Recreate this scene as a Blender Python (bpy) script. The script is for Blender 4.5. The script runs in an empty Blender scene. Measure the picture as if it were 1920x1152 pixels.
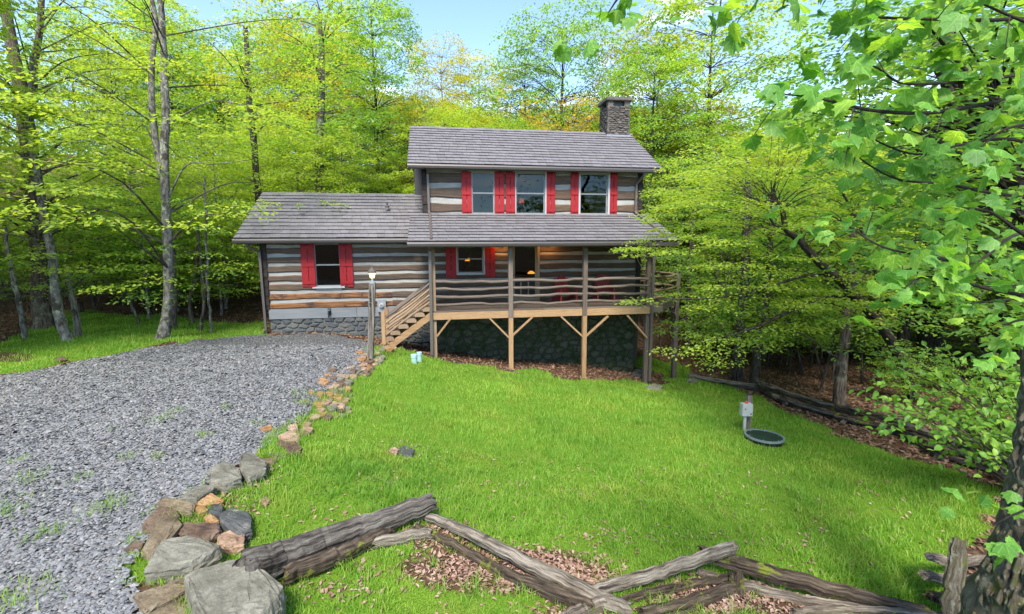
import bpy, bmesh, math, random
import numpy as np
from mathutils import Vector, Matrix

# ------------------------------------------------------------------ camera, sky, sun, exposure
SC = bpy.context.scene
COL = SC.collection
H = 4.0                                   # camera height over the datum
FPX, PITCH, ROLL, ALPHA = 887.8, 0.1295, 0.0052, 0.1603
HOX, HOY = -2.8641, 16.5548               # house anchor: left corner of the upper storey
R3 = math.radians
cam_f = np.array([0, math.cos(PITCH), -math.sin(PITCH)])
_u = np.array([0, math.sin(PITCH), math.cos(PITCH)]); _r = np.array([1.0, 0, 0])
cam_r = _r*math.cos(ROLL) - _u*math.sin(ROLL)
cam_u = _u*math.cos(ROLL) + _r*math.sin(ROLL)
cd = bpy.data.cameras.new('camera'); cam = bpy.data.objects.new('camera', cd); COL.objects.link(cam)
cam.matrix_world = Matrix(((cam_r[0], cam_u[0], -cam_f[0], 0), (cam_r[1], cam_u[1], -cam_f[1], 0),
                           (cam_r[2], cam_u[2], -cam_f[2], H), (0, 0, 0, 1)))
cd.sensor_width = 36; cd.lens = 36*FPX/1920; cd.clip_start = 0.05; cd.clip_end = 2000
SC.camera = cam

SUN_DIR = Vector((-0.08, -0.84, 1.02)).normalized()      # towards the sun: behind the camera, a little left
world = bpy.data.worlds.new('World'); SC.world = world; world.use_nodes = True
nt = world.node_tree; nt.nodes.clear()
wo = nt.nodes.new('ShaderNodeOutputWorld'); bg = nt.nodes.new('ShaderNodeBackground')
sky = nt.nodes.new('ShaderNodeTexSky'); sky.sky_type = 'NISHITA'; sky.sun_disc = False
sky.sun_elevation = math.asin(SUN_DIR.z); sky.sun_rotation = math.atan2(SUN_DIR.x, SUN_DIR.y)
sky.altitude = 2200; sky.air_density = 0.85; sky.dust_density = 0.3; sky.ozone_density = 1.0
tc = nt.nodes.new('ShaderNodeTexCoord'); mp = nt.nodes.new('ShaderNodeMapping'); mp.inputs['Scale'].default_value = (1.1, 1.1, 3.4)
mp.inputs['Location'].default_value = (1.7, 0.9, 0.6)
nz = nt.nodes.new('ShaderNodeTexNoise'); nz.inputs['Scale'].default_value = 3.2; nz.inputs['Detail'].default_value = 7; nz.inputs['Roughness'].default_value = 0.55
rp = nt.nodes.new('ShaderNodeValToRGB'); rp.color_ramp.elements[0].position = 0.56; rp.color_ramp.elements[1].position = 0.80
mx = nt.nodes.new('ShaderNodeMix'); mx.data_type = 'RGBA'; mx.inputs['B'].default_value = (8.6, 8.7, 8.8, 1)
L = nt.links
L.new(tc.outputs['Generated'], mp.inputs['Vector']); L.new(mp.outputs['Vector'], nz.inputs['Vector'])
L.new(nz.outputs['Fac'], rp.inputs['Fac']); L.new(rp.outputs['Color'], mx.inputs['Factor'])
L.new(sky.outputs['Color'], mx.inputs['A']); L.new(mx.outputs['Result'], bg.inputs['Color'])
bg.inputs['Strength'].default_value = 0.10
L.new(bg.outputs['Background'], wo.inputs['Surface'])
sl = bpy.data.lights.new('sun', 'SUN'); sun = bpy.data.objects.new('sun', sl); COL.objects.link(sun)
sl.energy = 1.8; sl.angle = R3(16.0); sl.color = (1.0, 0.93, 0.82)
sun.rotation_euler = SUN_DIR.to_track_quat('Z', 'Y').to_euler(); sun.location = (-5, -12, 25)
SC.view_settings.view_transform = 'Standard'; SC.view_settings.look = 'None'
SC.view_settings.exposure = 2.45; SC.view_settings.gamma = 1; SC.view_settings.use_curve_mapping = False
SC.render.engine = 'CYCLES'
SC.cycles.max_bounces = 8; SC.cycles.diffuse_bounces = 6; SC.cycles.transparent_max_bounces = 8
SC.cycles.transmission_bounces = 3; SC.cycles.glossy_bounces = 3; SC.cycles.use_denoising = True

rng = np.random.default_rng(7); random.seed(7)

# ------------------------------------------------------------------ picture <-> place
def ray(px, py):
    d = cam_f + cam_r*(px-960)/FPX - cam_u*(py-576)/FPX
    return d
def at(px, py, depth):                    # point at a forward distance (world Y)
    d = ray(px, py); p = d*(depth/d[1]); return np.array([p[0], p[1], p[2]+H])
def proj(P):
    P = np.asarray(P, float)-np.array([0, 0, H]); d = P@cam_f
    return np.stack([960+FPX*(P@cam_r)/d, 576-FPX*(P@cam_u)/d], -1), d

CTL_PX = [(502,624,15.7),(400,637,14.6),(640,632,15.2),(690,668,11.7),(725,645,14.3),(815,673,14.5),(957,694,14.9),(1095,708,15.3),
 (1215,721,15.65),(1268,711,17.9),(821,657,16.5),(964,676,16.95),(1090,684,17.35),(1182,700,17.75),(1250,690,20),
 (0,1152,3.55),(430,1152,3.55),(350,1000,4.6),(350,800,7.2),(100,850,6.3),(0,706,9.9),(560,830,6.9),(500,940,5.3),(140,660,12.2),(300,632,14.1),(80,613,15.6),
 (150,577,19),(150,530,24.5),(300,548,22),(450,602,18),(430,565,22),(-300,620,15),(-300,560,22),
 (650,1152,3.8),(800,1152,3.95),(810,990,4.85),(1120,1152,4.1),(1370,1120,4.5),(1740,1150,4.45),(1000,800,9.0),(1000,900,6.65),(800,760,9.8),(850,850,7.2),
 (1300,900,6.9),(1600,900,7.2),(1438,832,8.9),(1402,806,9.7),(1200,760,11.2),(1310,714,16),(1580,792,11.5),(1770,865,8.8),(1870,895,7.9),
 (1400,716,17),(1650,690,19.5),(1300,655,24),(1900,660,22),(1600,590,40),(1900,600,40),(1930,1152,4.3),(2300,900,7.5)]
CW = [at(*c) for c in CTL_PX]
CW += [np.array(p, float)+np.array([0,0,H]) for p in [(0,0,-2.9),(-6,0,-2.8),(-14,4,-2.7),(6,0,-3.5),(14,3,-4.2),(0,-15,-2.6),(-15,-15,-2),(15,-15,-4),
  (-2,24,-3.4),(4,26,-4.2),(-10,30,-1.2),(-25,30,0.3),(0,34,-1.6),(12,34,-4.6),(30,30,-5.2),(-30,12,-1.5),(-30,55,7),(-8,50,3.5),(8,50,1.0),(25,55,-4.0),
  (-60,10,2),(60,20,-6),(-60,90,16),(-20,95,14),(20,95,10),(60,90,3),(0,-70,-2),(70,-60,-5),(-70,-60,0),(-150,180,30),(0,190,30),(150,180,22),(170,0,4),(-170,0,12),(0,-170,2),(-170,-170,6),(170,-170,4)]]
CW = np.array(CW)
def _phi(r): return r
_D = np.sqrt(((CW[:, None, :2]-CW[None, :, :2])**2).sum(-1))
_n = len(CW); _A = np.zeros((_n+3, _n+3)); _A[:_n, :_n] = _phi(_D)-np.eye(_n)*0.05
_A[:_n, _n] = 1; _A[:_n, _n+1:] = CW[:, :2]; _A[_n:, :_n] = _A[:_n, _n:].T
_W = np.linalg.solve(_A, np.concatenate([CW[:, 2], [0, 0, 0]]))
def gz(x, y):
    x = np.asarray(x, float); y = np.asarray(y, float); sh = np.broadcast(x, y).shape
    x = np.broadcast_to(x, sh).ravel(); y = np.broadcast_to(y, sh).ravel(); out = np.empty(x.size)
    for i in range(0, x.size, 60000):
        a, b = x[i:i+60000], y[i:i+60000]
        d = np.sqrt((a[:, None]-CW[None, :, 0])**2+(b[:, None]-CW[None, :, 1])**2)
        out[i:i+60000] = d@_W[:_n]+_W[_n]+_W[_n+1]*a+_W[_n+2]*b
    return out.reshape(sh) if sh else float(out[0])
def hit(px, py):
    d = ray(px, py); t = np.linspace(2.5, 90, 1400)/d[1]
    z = H+d[2]*t; g = gz(d[0]*t, d[1]*t); k = np.argmax(z < g); k = max(k, 1)
    a = (z[k-1]-g[k-1]); b = (g[k]-z[k]); tt = t[k-1]+(t[k]-t[k-1])*a/max(a+b, 1e-9)
    return np.array([d[0]*tt, d[1]*tt, H+d[2]*tt])
def at_z(px, py, z):
    d = ray(px, py); t = (z-H)/d[2]; return np.array([d[0]*t, d[1]*t, z])
def inpoly(x, y, P):
    P = np.asarray(P); ins = np.zeros(x.shape, bool); n = len(P); j = n-1
    for i in range(n):
        xi, yi, xj, yj = P[i, 0], P[i, 1], P[j, 0], P[j, 1]
        c = ((yi > y) != (yj > y)) & (x < (xj-xi)*(y-yi)/((yj-yi) if yj != yi else 1e-9)+xi); ins ^= c; j = i
    return ins
# smooth value noise for masks
_NG = rng.random((64, 64))
def vnoise(x, y):
    xi = np.floor(x).astype(int); yi = np.floor(y).astype(int); fx = x-xi; fy = y-yi
    fx = fx*fx*(3-2*fx); fy = fy*fy*(3-2*fy); g = lambda a, b: _NG[a % 64, b % 64]
    return (g(xi, yi)*(1-fx)+g(xi+1, yi)*fx)*(1-fy)+(g(xi, yi+1)*(1-fx)+g(xi+1, yi+1)*fx)*fy

# ------------------------------------------------------------------ mesh helpers
GRAIN = set()
class MB:
    def __init__(s): s.V = []; s.F = []; s.n = 0; s.A = []
    def add(s, V, F, A=None):
        V = np.asarray(V, float).reshape(-1, 3)
        s.V.append(V); s.A.append(A if A is not None else V[:, np.argsort(np.ptp(V, axis=0))])
        if isinstance(F, np.ndarray): s.F.append(F+s.n)
        else:
            by = {}
            for f in F: by.setdefault(len(f), []).append(f)
            for k, v in by.items(): s.F.append(np.array(v)+s.n)
        s.n += len(V); return s
    def mesh(s, name, mat=None, smooth=False):
        V = np.concatenate(s.V); me = bpy.data.meshes.new(name)
        nl = sum(f.size for f in s.F); nf = sum(len(f) for f in s.F)
        me.vertices.add(len(V)); me.vertices.foreach_set('co', V.astype(np.float32).ravel())
        me.loops.add(nl); me.loops.foreach_set('vertex_index', np.concatenate([f.ravel() for f in s.F]).astype(np.int32))
        ls = []; o = 0
        for f in s.F:
            k = f.shape[1]; ls.append(o+np.arange(len(f))*k); o += f.size
        me.polygons.add(nf); me.polygons.foreach_set('loop_start', np.concatenate(ls).astype(np.int32))
        me.update(calc_edges=True); me.validate()
        if mat: me.materials.append(mat)
        if mat and mat.name in GRAIN:
            at_ = me.attributes.new('grain', 'FLOAT_VECTOR', 'POINT'); at_.data.foreach_set('vector', np.concatenate([a_.reshape(-1, 3) for a_ in s.A]).astype(np.float32).ravel())
        me.polygons.foreach_set('use_smooth', [bool(smooth)]*len(me.polygons))
        return me
    def obj(s, name, mat=None, parent=None, smooth=False, label=None):
        return link(name, s.mesh(name, mat, smooth), parent, label)
def link(name, data, parent=None, label=None):
    o = bpy.data.objects.new(name, data); COL.objects.link(o)
    if parent is not None: o.parent = parent
    if label: o['label'] = label
    return o
def tag(o, label, cat, group=None, kind=None):
    if label: o['label'] = label
    if cat: o['category'] = cat
    if group: o['group'] = group
    if kind: o['kind'] = kind
    return o
def thing(name, label, cat, loc=(0, 0, 0), rz=0, group=None):
    o = bpy.data.objects.new(name, None); COL.objects.link(o); o.empty_display_size = 0.3
    o.location = tuple(loc); o.rotation_euler = (0, 0, rz); return tag(o, label, cat, group)
def rotm(rx=0, ry=0, rz=0):
    cx, sx, cy, sy, cz, sz = math.cos(rx), math.sin(rx), math.cos(ry), math.sin(ry), math.cos(rz), math.sin(rz)
    return np.array([[cz, -sz, 0], [sz, cz, 0], [0, 0, 1]])@np.array([[cy, 0, sy], [0, 1, 0], [-sy, 0, cy]])@np.array([[1, 0, 0], [0, cx, -sx], [0, sx, cx]])
BF = [(0,3,2,1),(4,5,6,7),(0,1,5,4),(1,2,6,5),(2,3,7,6),(3,0,4,7)]
def box(mb, x0, x1, y0, y1, z0, z1, rot=None, c=None):
    V = np.array([(x0,y0,z0),(x1,y0,z0),(x1,y1,z0),(x0,y1,z0),(x0,y0,z1),(x1,y0,z1),(x1,y1,z1),(x0,y1,z1)], float)
    if rot is not None: V = V@rot.T
    if c is not None: V = V+np.asarray(c)
    mb.add(V, BF); return mb
def beam(mb, a, b, w, h, up=(0, 0, 1)):       # square bar from a to b
    a = np.asarray(a, float); b = np.asarray(b, float); d = b-a; Ln = np.linalg.norm(d); d /= Ln
    up = np.asarray(up, float)
    if abs(d@up) > .98: up = np.array([0, 1., 0])
    s = np.cross(d, up); s /= np.linalg.norm(s); u = np.cross(s, d)
    V = [a+s*i*w/2+u*j*h/2+d*k*Ln for k in (0, 1) for i, j in ((-1,-1),(1,-1),(1,1),(-1,1))]
    mb.add(V, BF); return mb
def frames(P):
    T = np.gradient(P, axis=0); T /= np.linalg.norm(T, axis=1)[:, None]+1e-12
    m = np.abs(T).mean(0); up = np.eye(3)[np.argmin(m)]
    S = np.cross(T, up); S /= np.linalg.norm(S, axis=1)[:, None]; U = np.cross(S, T); return T, S, U
def tube(mb, P, r, k=8, cap=True, rough=0, rs=None, squash=1.0):
    P = np.asarray(P, float); n = len(P); r = np.broadcast_to(np.asarray(r, float), (n,))
    T, S, U = frames(P); a = np.arange(k)*2*math.pi/k
    rr = r[:, None]*np.ones(k)
    if rough: 
        g = rs if rs is not None else rng
        rr = rr*(1+rough*(g.random((n, k))-.5)*2)*(1+rough*.6*np.sin(a*2+g.random()*6))
    V = P[:, None, :]+S[:, None, :]*(np.cos(a)*rr)[..., None]+U[:, None, :]*(np.sin(a)*rr*squash)[..., None]
    i = np.arange(n-1)[:, None]*k; j = np.arange(k); j2 = (j+1) % k
    F = np.stack([i+j, i+j2, i+k+j2, i+k+j], -1).reshape(-1, 4)
    s_ = np.concatenate([[0], np.cumsum(np.linalg.norm(np.diff(P, axis=0), axis=1))]); rm = float(np.mean(r))
    A = np.stack([np.cos(a)*rm+0*s_[:, None], np.sin(a)*rm+0*s_[:, None], s_[:, None]+0*a], -1)
    mb.add(V.reshape(-1, 3), F, A.reshape(-1, 3))
    if cap:
        mb.add(np.concatenate([V[0], V[-1]]), [tuple(range(k))[::-1], tuple(range(k, 2*k))], np.concatenate([V[0], V[-1]])*.2)
    return mb
def spline(pts, n=16):
    P = np.asarray(pts, float); m = len(P)
    if m < 3: 
        t = np.linspace(0, 1, n)[:, None]; return P[0]*(1-t)+P[-1]*t
    Q = np.vstack([2*P[0]-P[1], P, 2*P[-1]-P[-2]]); out = []
    for t in np.linspace(0, m-1-1e-9, n):
        i = int(t); f = t-i; a, b, c, d = Q[i], Q[i+1], Q[i+2], Q[i+3]
        out.append(.5*((2*b)+(-a+c)*f+(2*a-5*b+4*c-d)*f*f+(-a+3*b-3*c+d)*f**3))
    return np.array(out)
def lathe(mb, prof, k=16, c=(0, 0, 0)):
    n = len(prof); a = np.arange(k)*2*math.pi/k
    V = np.array([[(r*math.cos(t), r*math.sin(t), z) for t in a] for r, z in prof]).reshape(-1, 3)+np.asarray(c)
    i = np.arange(n-1)[:, None]*k; j = np.arange(k); j2 = (j+1) % k
    mb.add(V, np.stack([i+j, i+j2, i+k+j2, i+k+j], -1).reshape(-1, 4))
    mb.add(V, [tuple(range(k))[::-1], tuple(range((n-1)*k, n*k))]); return mb
def hull_mesh(name, pts, mat, bev=0.02, sub=1, jit=0.0, smooth=False, seed=1):
    bm = bmesh.new()
    for p in pts: bm.verts.new(tuple(p))
    r = bmesh.ops.convex_hull(bm, input=bm.verts)
    bmesh.ops.delete(bm, geom=list({g for g in r['geom_interior']+r['geom_unused'] if isinstance(g, bmesh.types.BMVert)}), context='VERTS')
    bmesh.ops.dissolve_limit(bm, angle_limit=0.12, verts=bm.verts, edges=bm.edges)
    if bev: bmesh.ops.bevel(bm, geom=list(bm.edges), offset=bev, segments=1, affect='EDGES', clamp_overlap=True)
    bmesh.ops.triangulate(bm, faces=[f for f in bm.faces if len(f.verts) > 4])
    if sub: bmesh.ops.subdivide_edges(bm, edges=[e for e in bm.edges if e.calc_length() > .08], cuts=sub, use_grid_fill=True)
    g = random.Random(seed)
    if jit:
        for v in bm.verts: v.co += Vector((g.uniform(-1, 1), g.uniform(-1, 1), g.uniform(-1, 1)))*jit
    me = bpy.data.meshes.new(name); bm.to_mesh(me); bm.free(); me.materials.append(mat)
    if smooth: me.polygons.foreach_set('use_smooth', [True]*len(me.polygons))
    return me

# ------------------------------------------------------------------ materials
def newmat(name):
    m = bpy.data.materials.new(name); m.use_nodes = True; t = m.node_tree; b = t.nodes['Principled BSDF']; return m, t, b
def nmix(t, a, b, fac, mode='MIX'):
    n = t.nodes.new('ShaderNodeMix'); n.data_type = 'RGBA'; n.blend_type = mode
    for s, v in (('A', a), ('B', b), ('Factor', fac)):
        if hasattr(v, 'default_value') or isinstance(v, bpy.types.NodeSocket): t.links.new(v, n.inputs[s])
        elif s == 'Factor': n.inputs[s].default_value = v
        else: n.inputs[s].default_value = (*v, 1) if len(v) == 3 else v
    return n.outputs['Result']
def ramp(t, src, stops):
    n = t.nodes.new('ShaderNodeValToRGB'); e = n.color_ramp.elements
    while len(e) < len(stops): e.new(.5)
    for el, (p, c) in zip(e, stops): el.position = p; el.color = (*c, 1)
    t.links.new(src, n.inputs['Fac']); return n.outputs['Color']
def coord(t, scale=(1, 1, 1), kind='Object', off=True):
    tc = t.nodes.new('ShaderNodeTexCoord'); m = t.nodes.new('ShaderNodeMapping'); m.inputs['Scale'].default_value = scale
    t.links.new(tc.outputs[kind], m.inputs['Vector'])
    if off:
        oi = t.nodes.new('ShaderNodeObjectInfo'); mu = t.nodes.new('ShaderNodeMath'); mu.operation = 'MULTIPLY'; mu.inputs[1].default_value = 37.
        t.links.new(oi.outputs['Random'], mu.inputs[0]); cb = t.nodes.new('ShaderNodeCombineXYZ')
        for i in range(3): t.links.new(mu.outputs[0], cb.inputs[i])
        t.links.new(cb.outputs[0], m.inputs['Location'])
    return m.outputs['Vector']
def noise(t, vec, scale, detail=5, rough=.6, dist=0):
    n = t.nodes.new('ShaderNodeTexNoise'); n.inputs['Scale'].default_value = scale; n.inputs['Detail'].default_value = detail
    n.inputs['Roughness'].default_value = rough; n.inputs['Distortion'].default_value = dist
    t.links.new(vec, n.inputs['Vector']); return n.outputs['Fac']
def rnd(t, island=True):
    oi = t.nodes.new('ShaderNodeObjectInfo')
    if not island: return oi.outputs['Random']
    g = t.nodes.new('ShaderNodeNewGeometry'); a = t.nodes.new('ShaderNodeMath'); a.operation = 'ADD'
    t.links.new(g.outputs['Random Per Island'], a.inputs[0]); t.links.new(oi.outputs['Random'], a.inputs[1])
    f = t.nodes.new('ShaderNodeMath'); f.operation = 'FRACT'; t.links.new(a.outputs[0], f.inputs[0]); return f.outputs[0]
def bump(t, b, src, strength=.4, dist=.01, prev=None):
    n = t.nodes.new('ShaderNodeBump'); n.inputs['Strength'].default_value = strength; n.inputs['Distance'].default_value = dist
    t.links.new(src, n.inputs['Height'])
    if prev is not None: t.links.new(prev, n.inputs['Normal'])
    t.links.new(n.outputs[0], b.inputs['Normal']); return n.outputs[0]
def math_(t, op, a, b=None):
    n = t.nodes.new('ShaderNodeMath'); n.operation = op
    for i, v in enumerate((a, b)):
        if v is None: continue
        if isinstance(v, (int, float)): n.inputs[i].default_value = v
        else: t.links.new(v, n.inputs[i])
    return n.outputs[0]
def std(name, stops, scale=4, stretch=(1, 1, 1), rough=.85, bumps=.4, bd=.01, tint=None, island=True, fine=40, patches=None, detail=6, grain=False):
    """noise-ramp colour, per-piece tint (list of colours), optional patches ((colour, scale, lo, hi))"""
    m, t, b = newmat(name)
    if grain:
        GRAIN.add(name); ga = t.nodes.new('ShaderNodeAttribute'); ga.attribute_name = 'grain'; gm = t.nodes.new('ShaderNodeMapping'); gm.inputs['Scale'].default_value = stretch
        oi_ = t.nodes.new('ShaderNodeObjectInfo'); cb_ = t.nodes.new('ShaderNodeCombineXYZ'); mu_ = math_(t, 'MULTIPLY', oi_.outputs['Random'], 31.)
        for i_ in range(3): t.links.new(mu_, cb_.inputs[i_])
        t.links.new(ga.outputs['Vector'], gm.inputs['Vector']); t.links.new(cb_.outputs[0], gm.inputs['Location']); v = gm.outputs['Vector']
    else: v = coord(t, stretch)
    n = noise(t, v, scale, detail); c = ramp(t, n, stops)
    if tint:
        k = len(tint); tr = ramp(t, rnd(t, island), [((i+.5)/k, x) for i, x in enumerate(tint)]); c = nmix(t, c, tr, .6)
    f = noise(t, v, fine, 4); c = nmix(t, c, ramp(t, f, [(.3, (.62, .62, .62)), (.7, (1.25, 1.25, 1.25))]), .7, 'MULTIPLY')
    if patches:
        for (pc, ps, lo, hi) in patches:
            pn = noise(t, coord(t, (1, 1, 1)), ps, 6, .65); c = nmix(t, c, pc, ramp(t, pn, [(lo, (0, 0, 0)), (hi, (1, 1, 1))]))
    t.links.new(c, b.inputs['Base Color']); b.inputs['Roughness'].default_value = rough
    b.inputs['Specular IOR Level'].default_value = .25
    if bumps:
        bump(t, b, math_(t, 'ADD', n, math_(t, 'MULTIPLY', f, .5)), bumps, bd)
    return m
def plain(name, col, rough=.6, metal=0, emit=None, es=0):
    m, t, b = newmat(name); v = coord(t); n = noise(t, v, 9, 4)
    c = nmix(t, tuple(x*.8 for x in col), tuple(min(x*1.12, 1) for x in col), n); t.links.new(c, b.inputs['Base Color'])
    b.inputs['Roughness'].default_value = rough; b.inputs['Metallic'].default_value = metal
    if emit: b.inputs['Emission Color'].default_value = (*emit, 1); b.inputs['Emission Strength'].default_value = es
    return m
def leafmat(name, cols, trans=.55, rough=.5, var=1.0, veins=None, dry=None):
    """leaf blades: colour varies from leaf to leaf and from tree to tree"""
    m, t, b = newmat(name); k = len(cols)
    c = ramp(t, rnd(t), [((i+.5)/k, x) for i, x in enumerate(cols)])
    cl = noise(t, coord(t, (1, 1, 1)), .55, 3, .6)
    c = nmix(t, c, ramp(t, cl, [(.32, (.62, .72, .62)), (.68, (1.22, 1.12, 1.0))]), .8*var, 'MULTIPLY')
    if dry:
        pn = noise(t, coord(t, (1, 1, 1)), 1.3, 5, .65); c = nmix(t, c, dry, ramp(t, pn, [(.50, (0, 0, 0)), (.70, (.6, .6, .6))]))
    if veins:
        GRAIN.add(name); ga = t.nodes.new('ShaderNodeAttribute'); ga.attribute_name = 'grain'; sx = t.nodes.new('ShaderNodeSeparateXYZ'); t.links.new(ga.outputs['Vector'], sx.inputs[0])
        ax_ = math_(t, 'ABSOLUTE', sx.outputs[0]); an = math_(t, 'ARCTAN2', ax_, math_(t, 'ADD', sx.outputs[1], .04)); rr_ = math_(t, 'SQRT', math_(t, 'ADD', math_(t, 'MULTIPLY', ax_, ax_), math_(t, 'MULTIPLY', sx.outputs[1], sx.outputs[1])))
        dm = an
        for vv in veins: dm = math_(t, 'MINIMUM', dm, math_(t, 'ABSOLUTE', math_(t, 'SUBTRACT', an, vv)))
        dm = math_(t, 'MULTIPLY', dm, rr_); c = nmix(t, c, nmix(t, c, (1.5, 1.35, 1.7), 1.0, 'MULTIPLY'), ramp(t, dm, [(.008, (1, 1, 1)), (.03, (0, 0, 0))]))
        lat = noise(t, ga.outputs['Vector'], 9, 3); c = nmix(t, c, ramp(t, lat, [(.3, (.82, .82, .82)), (.7, (1.12, 1.12, 1.12))]), 1.0, 'MULTIPLY')
    t.links.new(c, b.inputs['Base Color']); b.inputs['Roughness'].default_value = rough; b.inputs['Specular IOR Level'].default_value = .3
    tr = t.nodes.new('ShaderNodeBsdfTranslucent'); c2 = nmix(t, c, (1.0, 1.0, .45), 1.0, 'MULTIPLY'); c3 = nmix(t, c2, (1.75, 1.65, 1.5), 1.0, 'MULTIPLY')
    t.links.new(c3, tr.inputs['Color']); ms = t.nodes.new('ShaderNodeMixShader'); ms.inputs[0].default_value = trans
    out = t.nodes['Material Output']; t.links.new(b.outputs[0], ms.inputs[1]); t.links.new(tr.outputs[0], ms.inputs[2]); t.links.new(ms.outputs[0], out.inputs['Surface'])
    return m

M = {}
M['leaf_yellow'] = leafmat('leaf_yellow_green', [(.26,.39,.06),(.33,.44,.08),(.21,.35,.055),(.39,.45,.09)])
M['leaf_green'] = leafmat('leaf_fresh_green', [(.18,.34,.065),(.24,.40,.08),(.15,.29,.06),(.30,.42,.08)])
M['leaf_mid'] = leafmat('leaf_mid_green', [(.13,.27,.065),(.18,.33,.075),(.11,.23,.055),(.24,.38,.075)])
M['leaf_olive'] = leafmat('leaf_olive_gold', [(.32,.34,.04),(.38,.37,.05),(.26,.31,.03),(.44,.38,.07)])
M['leaf_rust'] = leafmat('leaf_rusty_gold', [(.40,.27,.07),(.44,.33,.07),(.30,.30,.06),(.46,.28,.10)])
M['leaf_maple'] = leafmat('leaf_maple_green', [(.11,.27,.05),(.16,.35,.055),(.085,.22,.045),(.24,.42,.065)], trans=.5, rough=.5, veins=(.62, 1.15))
M['leaf_shrub'] = leafmat('leaf_shrub_green', [(.11,.25,.03),(.15,.31,.04),(.22,.37,.05),(.09,.21,.03)], trans=.4, rough=.45, veins=(9.,))
M['grass'] = leafmat('grass_blades', [(.15,.32,.035),(.20,.38,.05),(.125,.28,.03),(.29,.41,.08)], trans=.45, rough=.6, dry=(.33,.36,.07))
M['bark'] = std('bark_brown', [(.34,(.022,.017,.013)),(.5,(.085,.066,.05)),(.68,(.17,.14,.115))], 1, (26, 26, 4), .95, 1.0, .03, grain=True, patches=[((.17,.18,.13), 2.6, .56, .64), ((.07,.10,.025), 1.6, .62, .70)])
M['bark_pale'] = std('bark_pale_grey', [(.34,(.045,.038,.03)),(.5,(.15,.14,.12)),(.68,(.26,.245,.21))], 1, (20, 20, 7), .95, 1.0, .02, grain=True, patches=[((.055,.046,.036), 3, .52, .60), ((.30,.33,.21), 5.5, .58, .63)])
M['bark_dark'] = std('bark_dark', [(.34,(.014,.011,.009)),(.5,(.045,.036,.03)),(.68,(.10,.085,.068))], 1, (26, 26, 4), .95, 1.0, .03, grain=True, patches=[((.06,.08,.025), 2.0, .60, .70)])
M['bark_moss'] = std('bark_mossy', [(.30,(.05,.04,.028)),(.5,(.19,.16,.11)),(.68,(.36,.33,.25))], 1, (30, 30, 5), .95, 1.0, .05, grain=True, patches=[((.15,.17,.03), 7, .50, .66), ((.34,.35,.25), 16, .57, .62)])
M['log'] = std('hewn_log', [(.32,(.022,.016,.012)),(.5,(.08,.056,.04)),(.7,(.17,.125,.088))], 1, (26, 26, 1.6), .9, .8, .012, tint=[(.06,.046,.036),(.10,.068,.046),(.08,.062,.048),(.115,.07,.042),(.068,.053,.042)], island=False, fine=3, grain=True)
M['log_orange'] = std('bare_orange_log', [(.32,(.05,.022,.012)),(.5,(.19,.085,.035)),(.7,(.30,.16,.075))], 1, (26, 26, 1.6), .85, .8, .012, fine=3, grain=True, patches=[((.055,.03,.022), 2.2, .50, .60)])
M['log_end'] = std('log_end_grain', [(.3,(.012,.01,.009)),(.7,(.045,.036,.03))], 8, (1, 1, 1), .95, .6, .01)
M['chink'] = std('grey_chinking', [(.3,(.24,.235,.215)),(.7,(.34,.335,.31))], 3, (1, 1, 3), .9, .3, .01, fine=50)
M['rimboard'] = std('grey_rim_board', [(.3,(.14,.15,.155)),(.7,(.19,.20,.205))], 1, (12, 12, 1.2), .8, .25, .006, grain=True)
M['dark_siding'] = plain('dark_grey_siding', (.035, .035, .04), .7)
M['red'] = std('red_shutter_paint', [(.3,(.22,.008,.011)),(.7,(.29,.013,.017))], 1, (20, 20, 2), .6, .35, .004, tint=[(.24,.009,.013),(.27,.012,.016)], fine=3, grain=True)
M['red_chair'] = plain('red_chair_paint', (.20, .012, .015), .6)
M['trim'] = plain('grey_white_window_trim', (.33, .34, .335), .55)
M['screenbar'] = plain('sash_grey', (.20, .21, .21), .5)
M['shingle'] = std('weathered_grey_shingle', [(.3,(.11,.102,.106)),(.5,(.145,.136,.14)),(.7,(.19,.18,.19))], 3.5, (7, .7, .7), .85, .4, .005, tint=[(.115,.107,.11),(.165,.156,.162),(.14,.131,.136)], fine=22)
M['butt_shadow'] = plain('shingle_butt_shadow', (.022, .020, .021), .9)  # near-black butt faces: shadow line between courses, painted into the colour
M['gutter'] = plain('brown_grey_gutter', (.065, .056, .053), .45, .2)
M['spout'] = plain('brown_downspout', (.095, .08, .07), .45, .2)
M['stone'] = std('blue_grey_fieldstone', [(.3,(.04,.047,.05)),(.5,(.075,.083,.085)),(.7,(.13,.135,.13))], 3, (1, 1, 1), .85, .6, .02, tint=[(.05,.06,.068),(.085,.09,.09),(.13,.12,.10),(.04,.044,.048),(.10,.10,.085)], island=False, fine=25)
M['stone_moss'] = std('damp_mossy_fieldstone', [(.3,(.045,.05,.032)),(.5,(.08,.085,.058)),(.7,(.14,.14,.105))], 3, (1, 1, 1), .9, .7, .02, tint=[(.052,.058,.034),(.088,.092,.06),(.115,.108,.08),(.06,.066,.045)], island=False, fine=25, patches=[((.022,.042,.010), 3, .46, .58)])
M['mortar'] = std('grey_mortar', [(.3,(.09,.087,.078)),(.7,(.15,.145,.13))], 8, (1, 1, 1), .95, .5, .01)
M['mortar_dark'] = std('damp_mortar', [(.3,(.03,.032,.024)),(.7,(.055,.055,.042))], 8, (1, 1, 1), .95, .5, .01)
M['chim_stone'] = std('ledge_stone', [(.3,(.05,.045,.04)),(.5,(.095,.085,.072)),(.7,(.16,.145,.125))], 5, (1, 1, 2), .9, .6, .015, tint=[(.05,.045,.04),(.12,.105,.085),(.09,.07,.06),(.065,.065,.065),(.15,.13,.10)], island=False)
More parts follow.
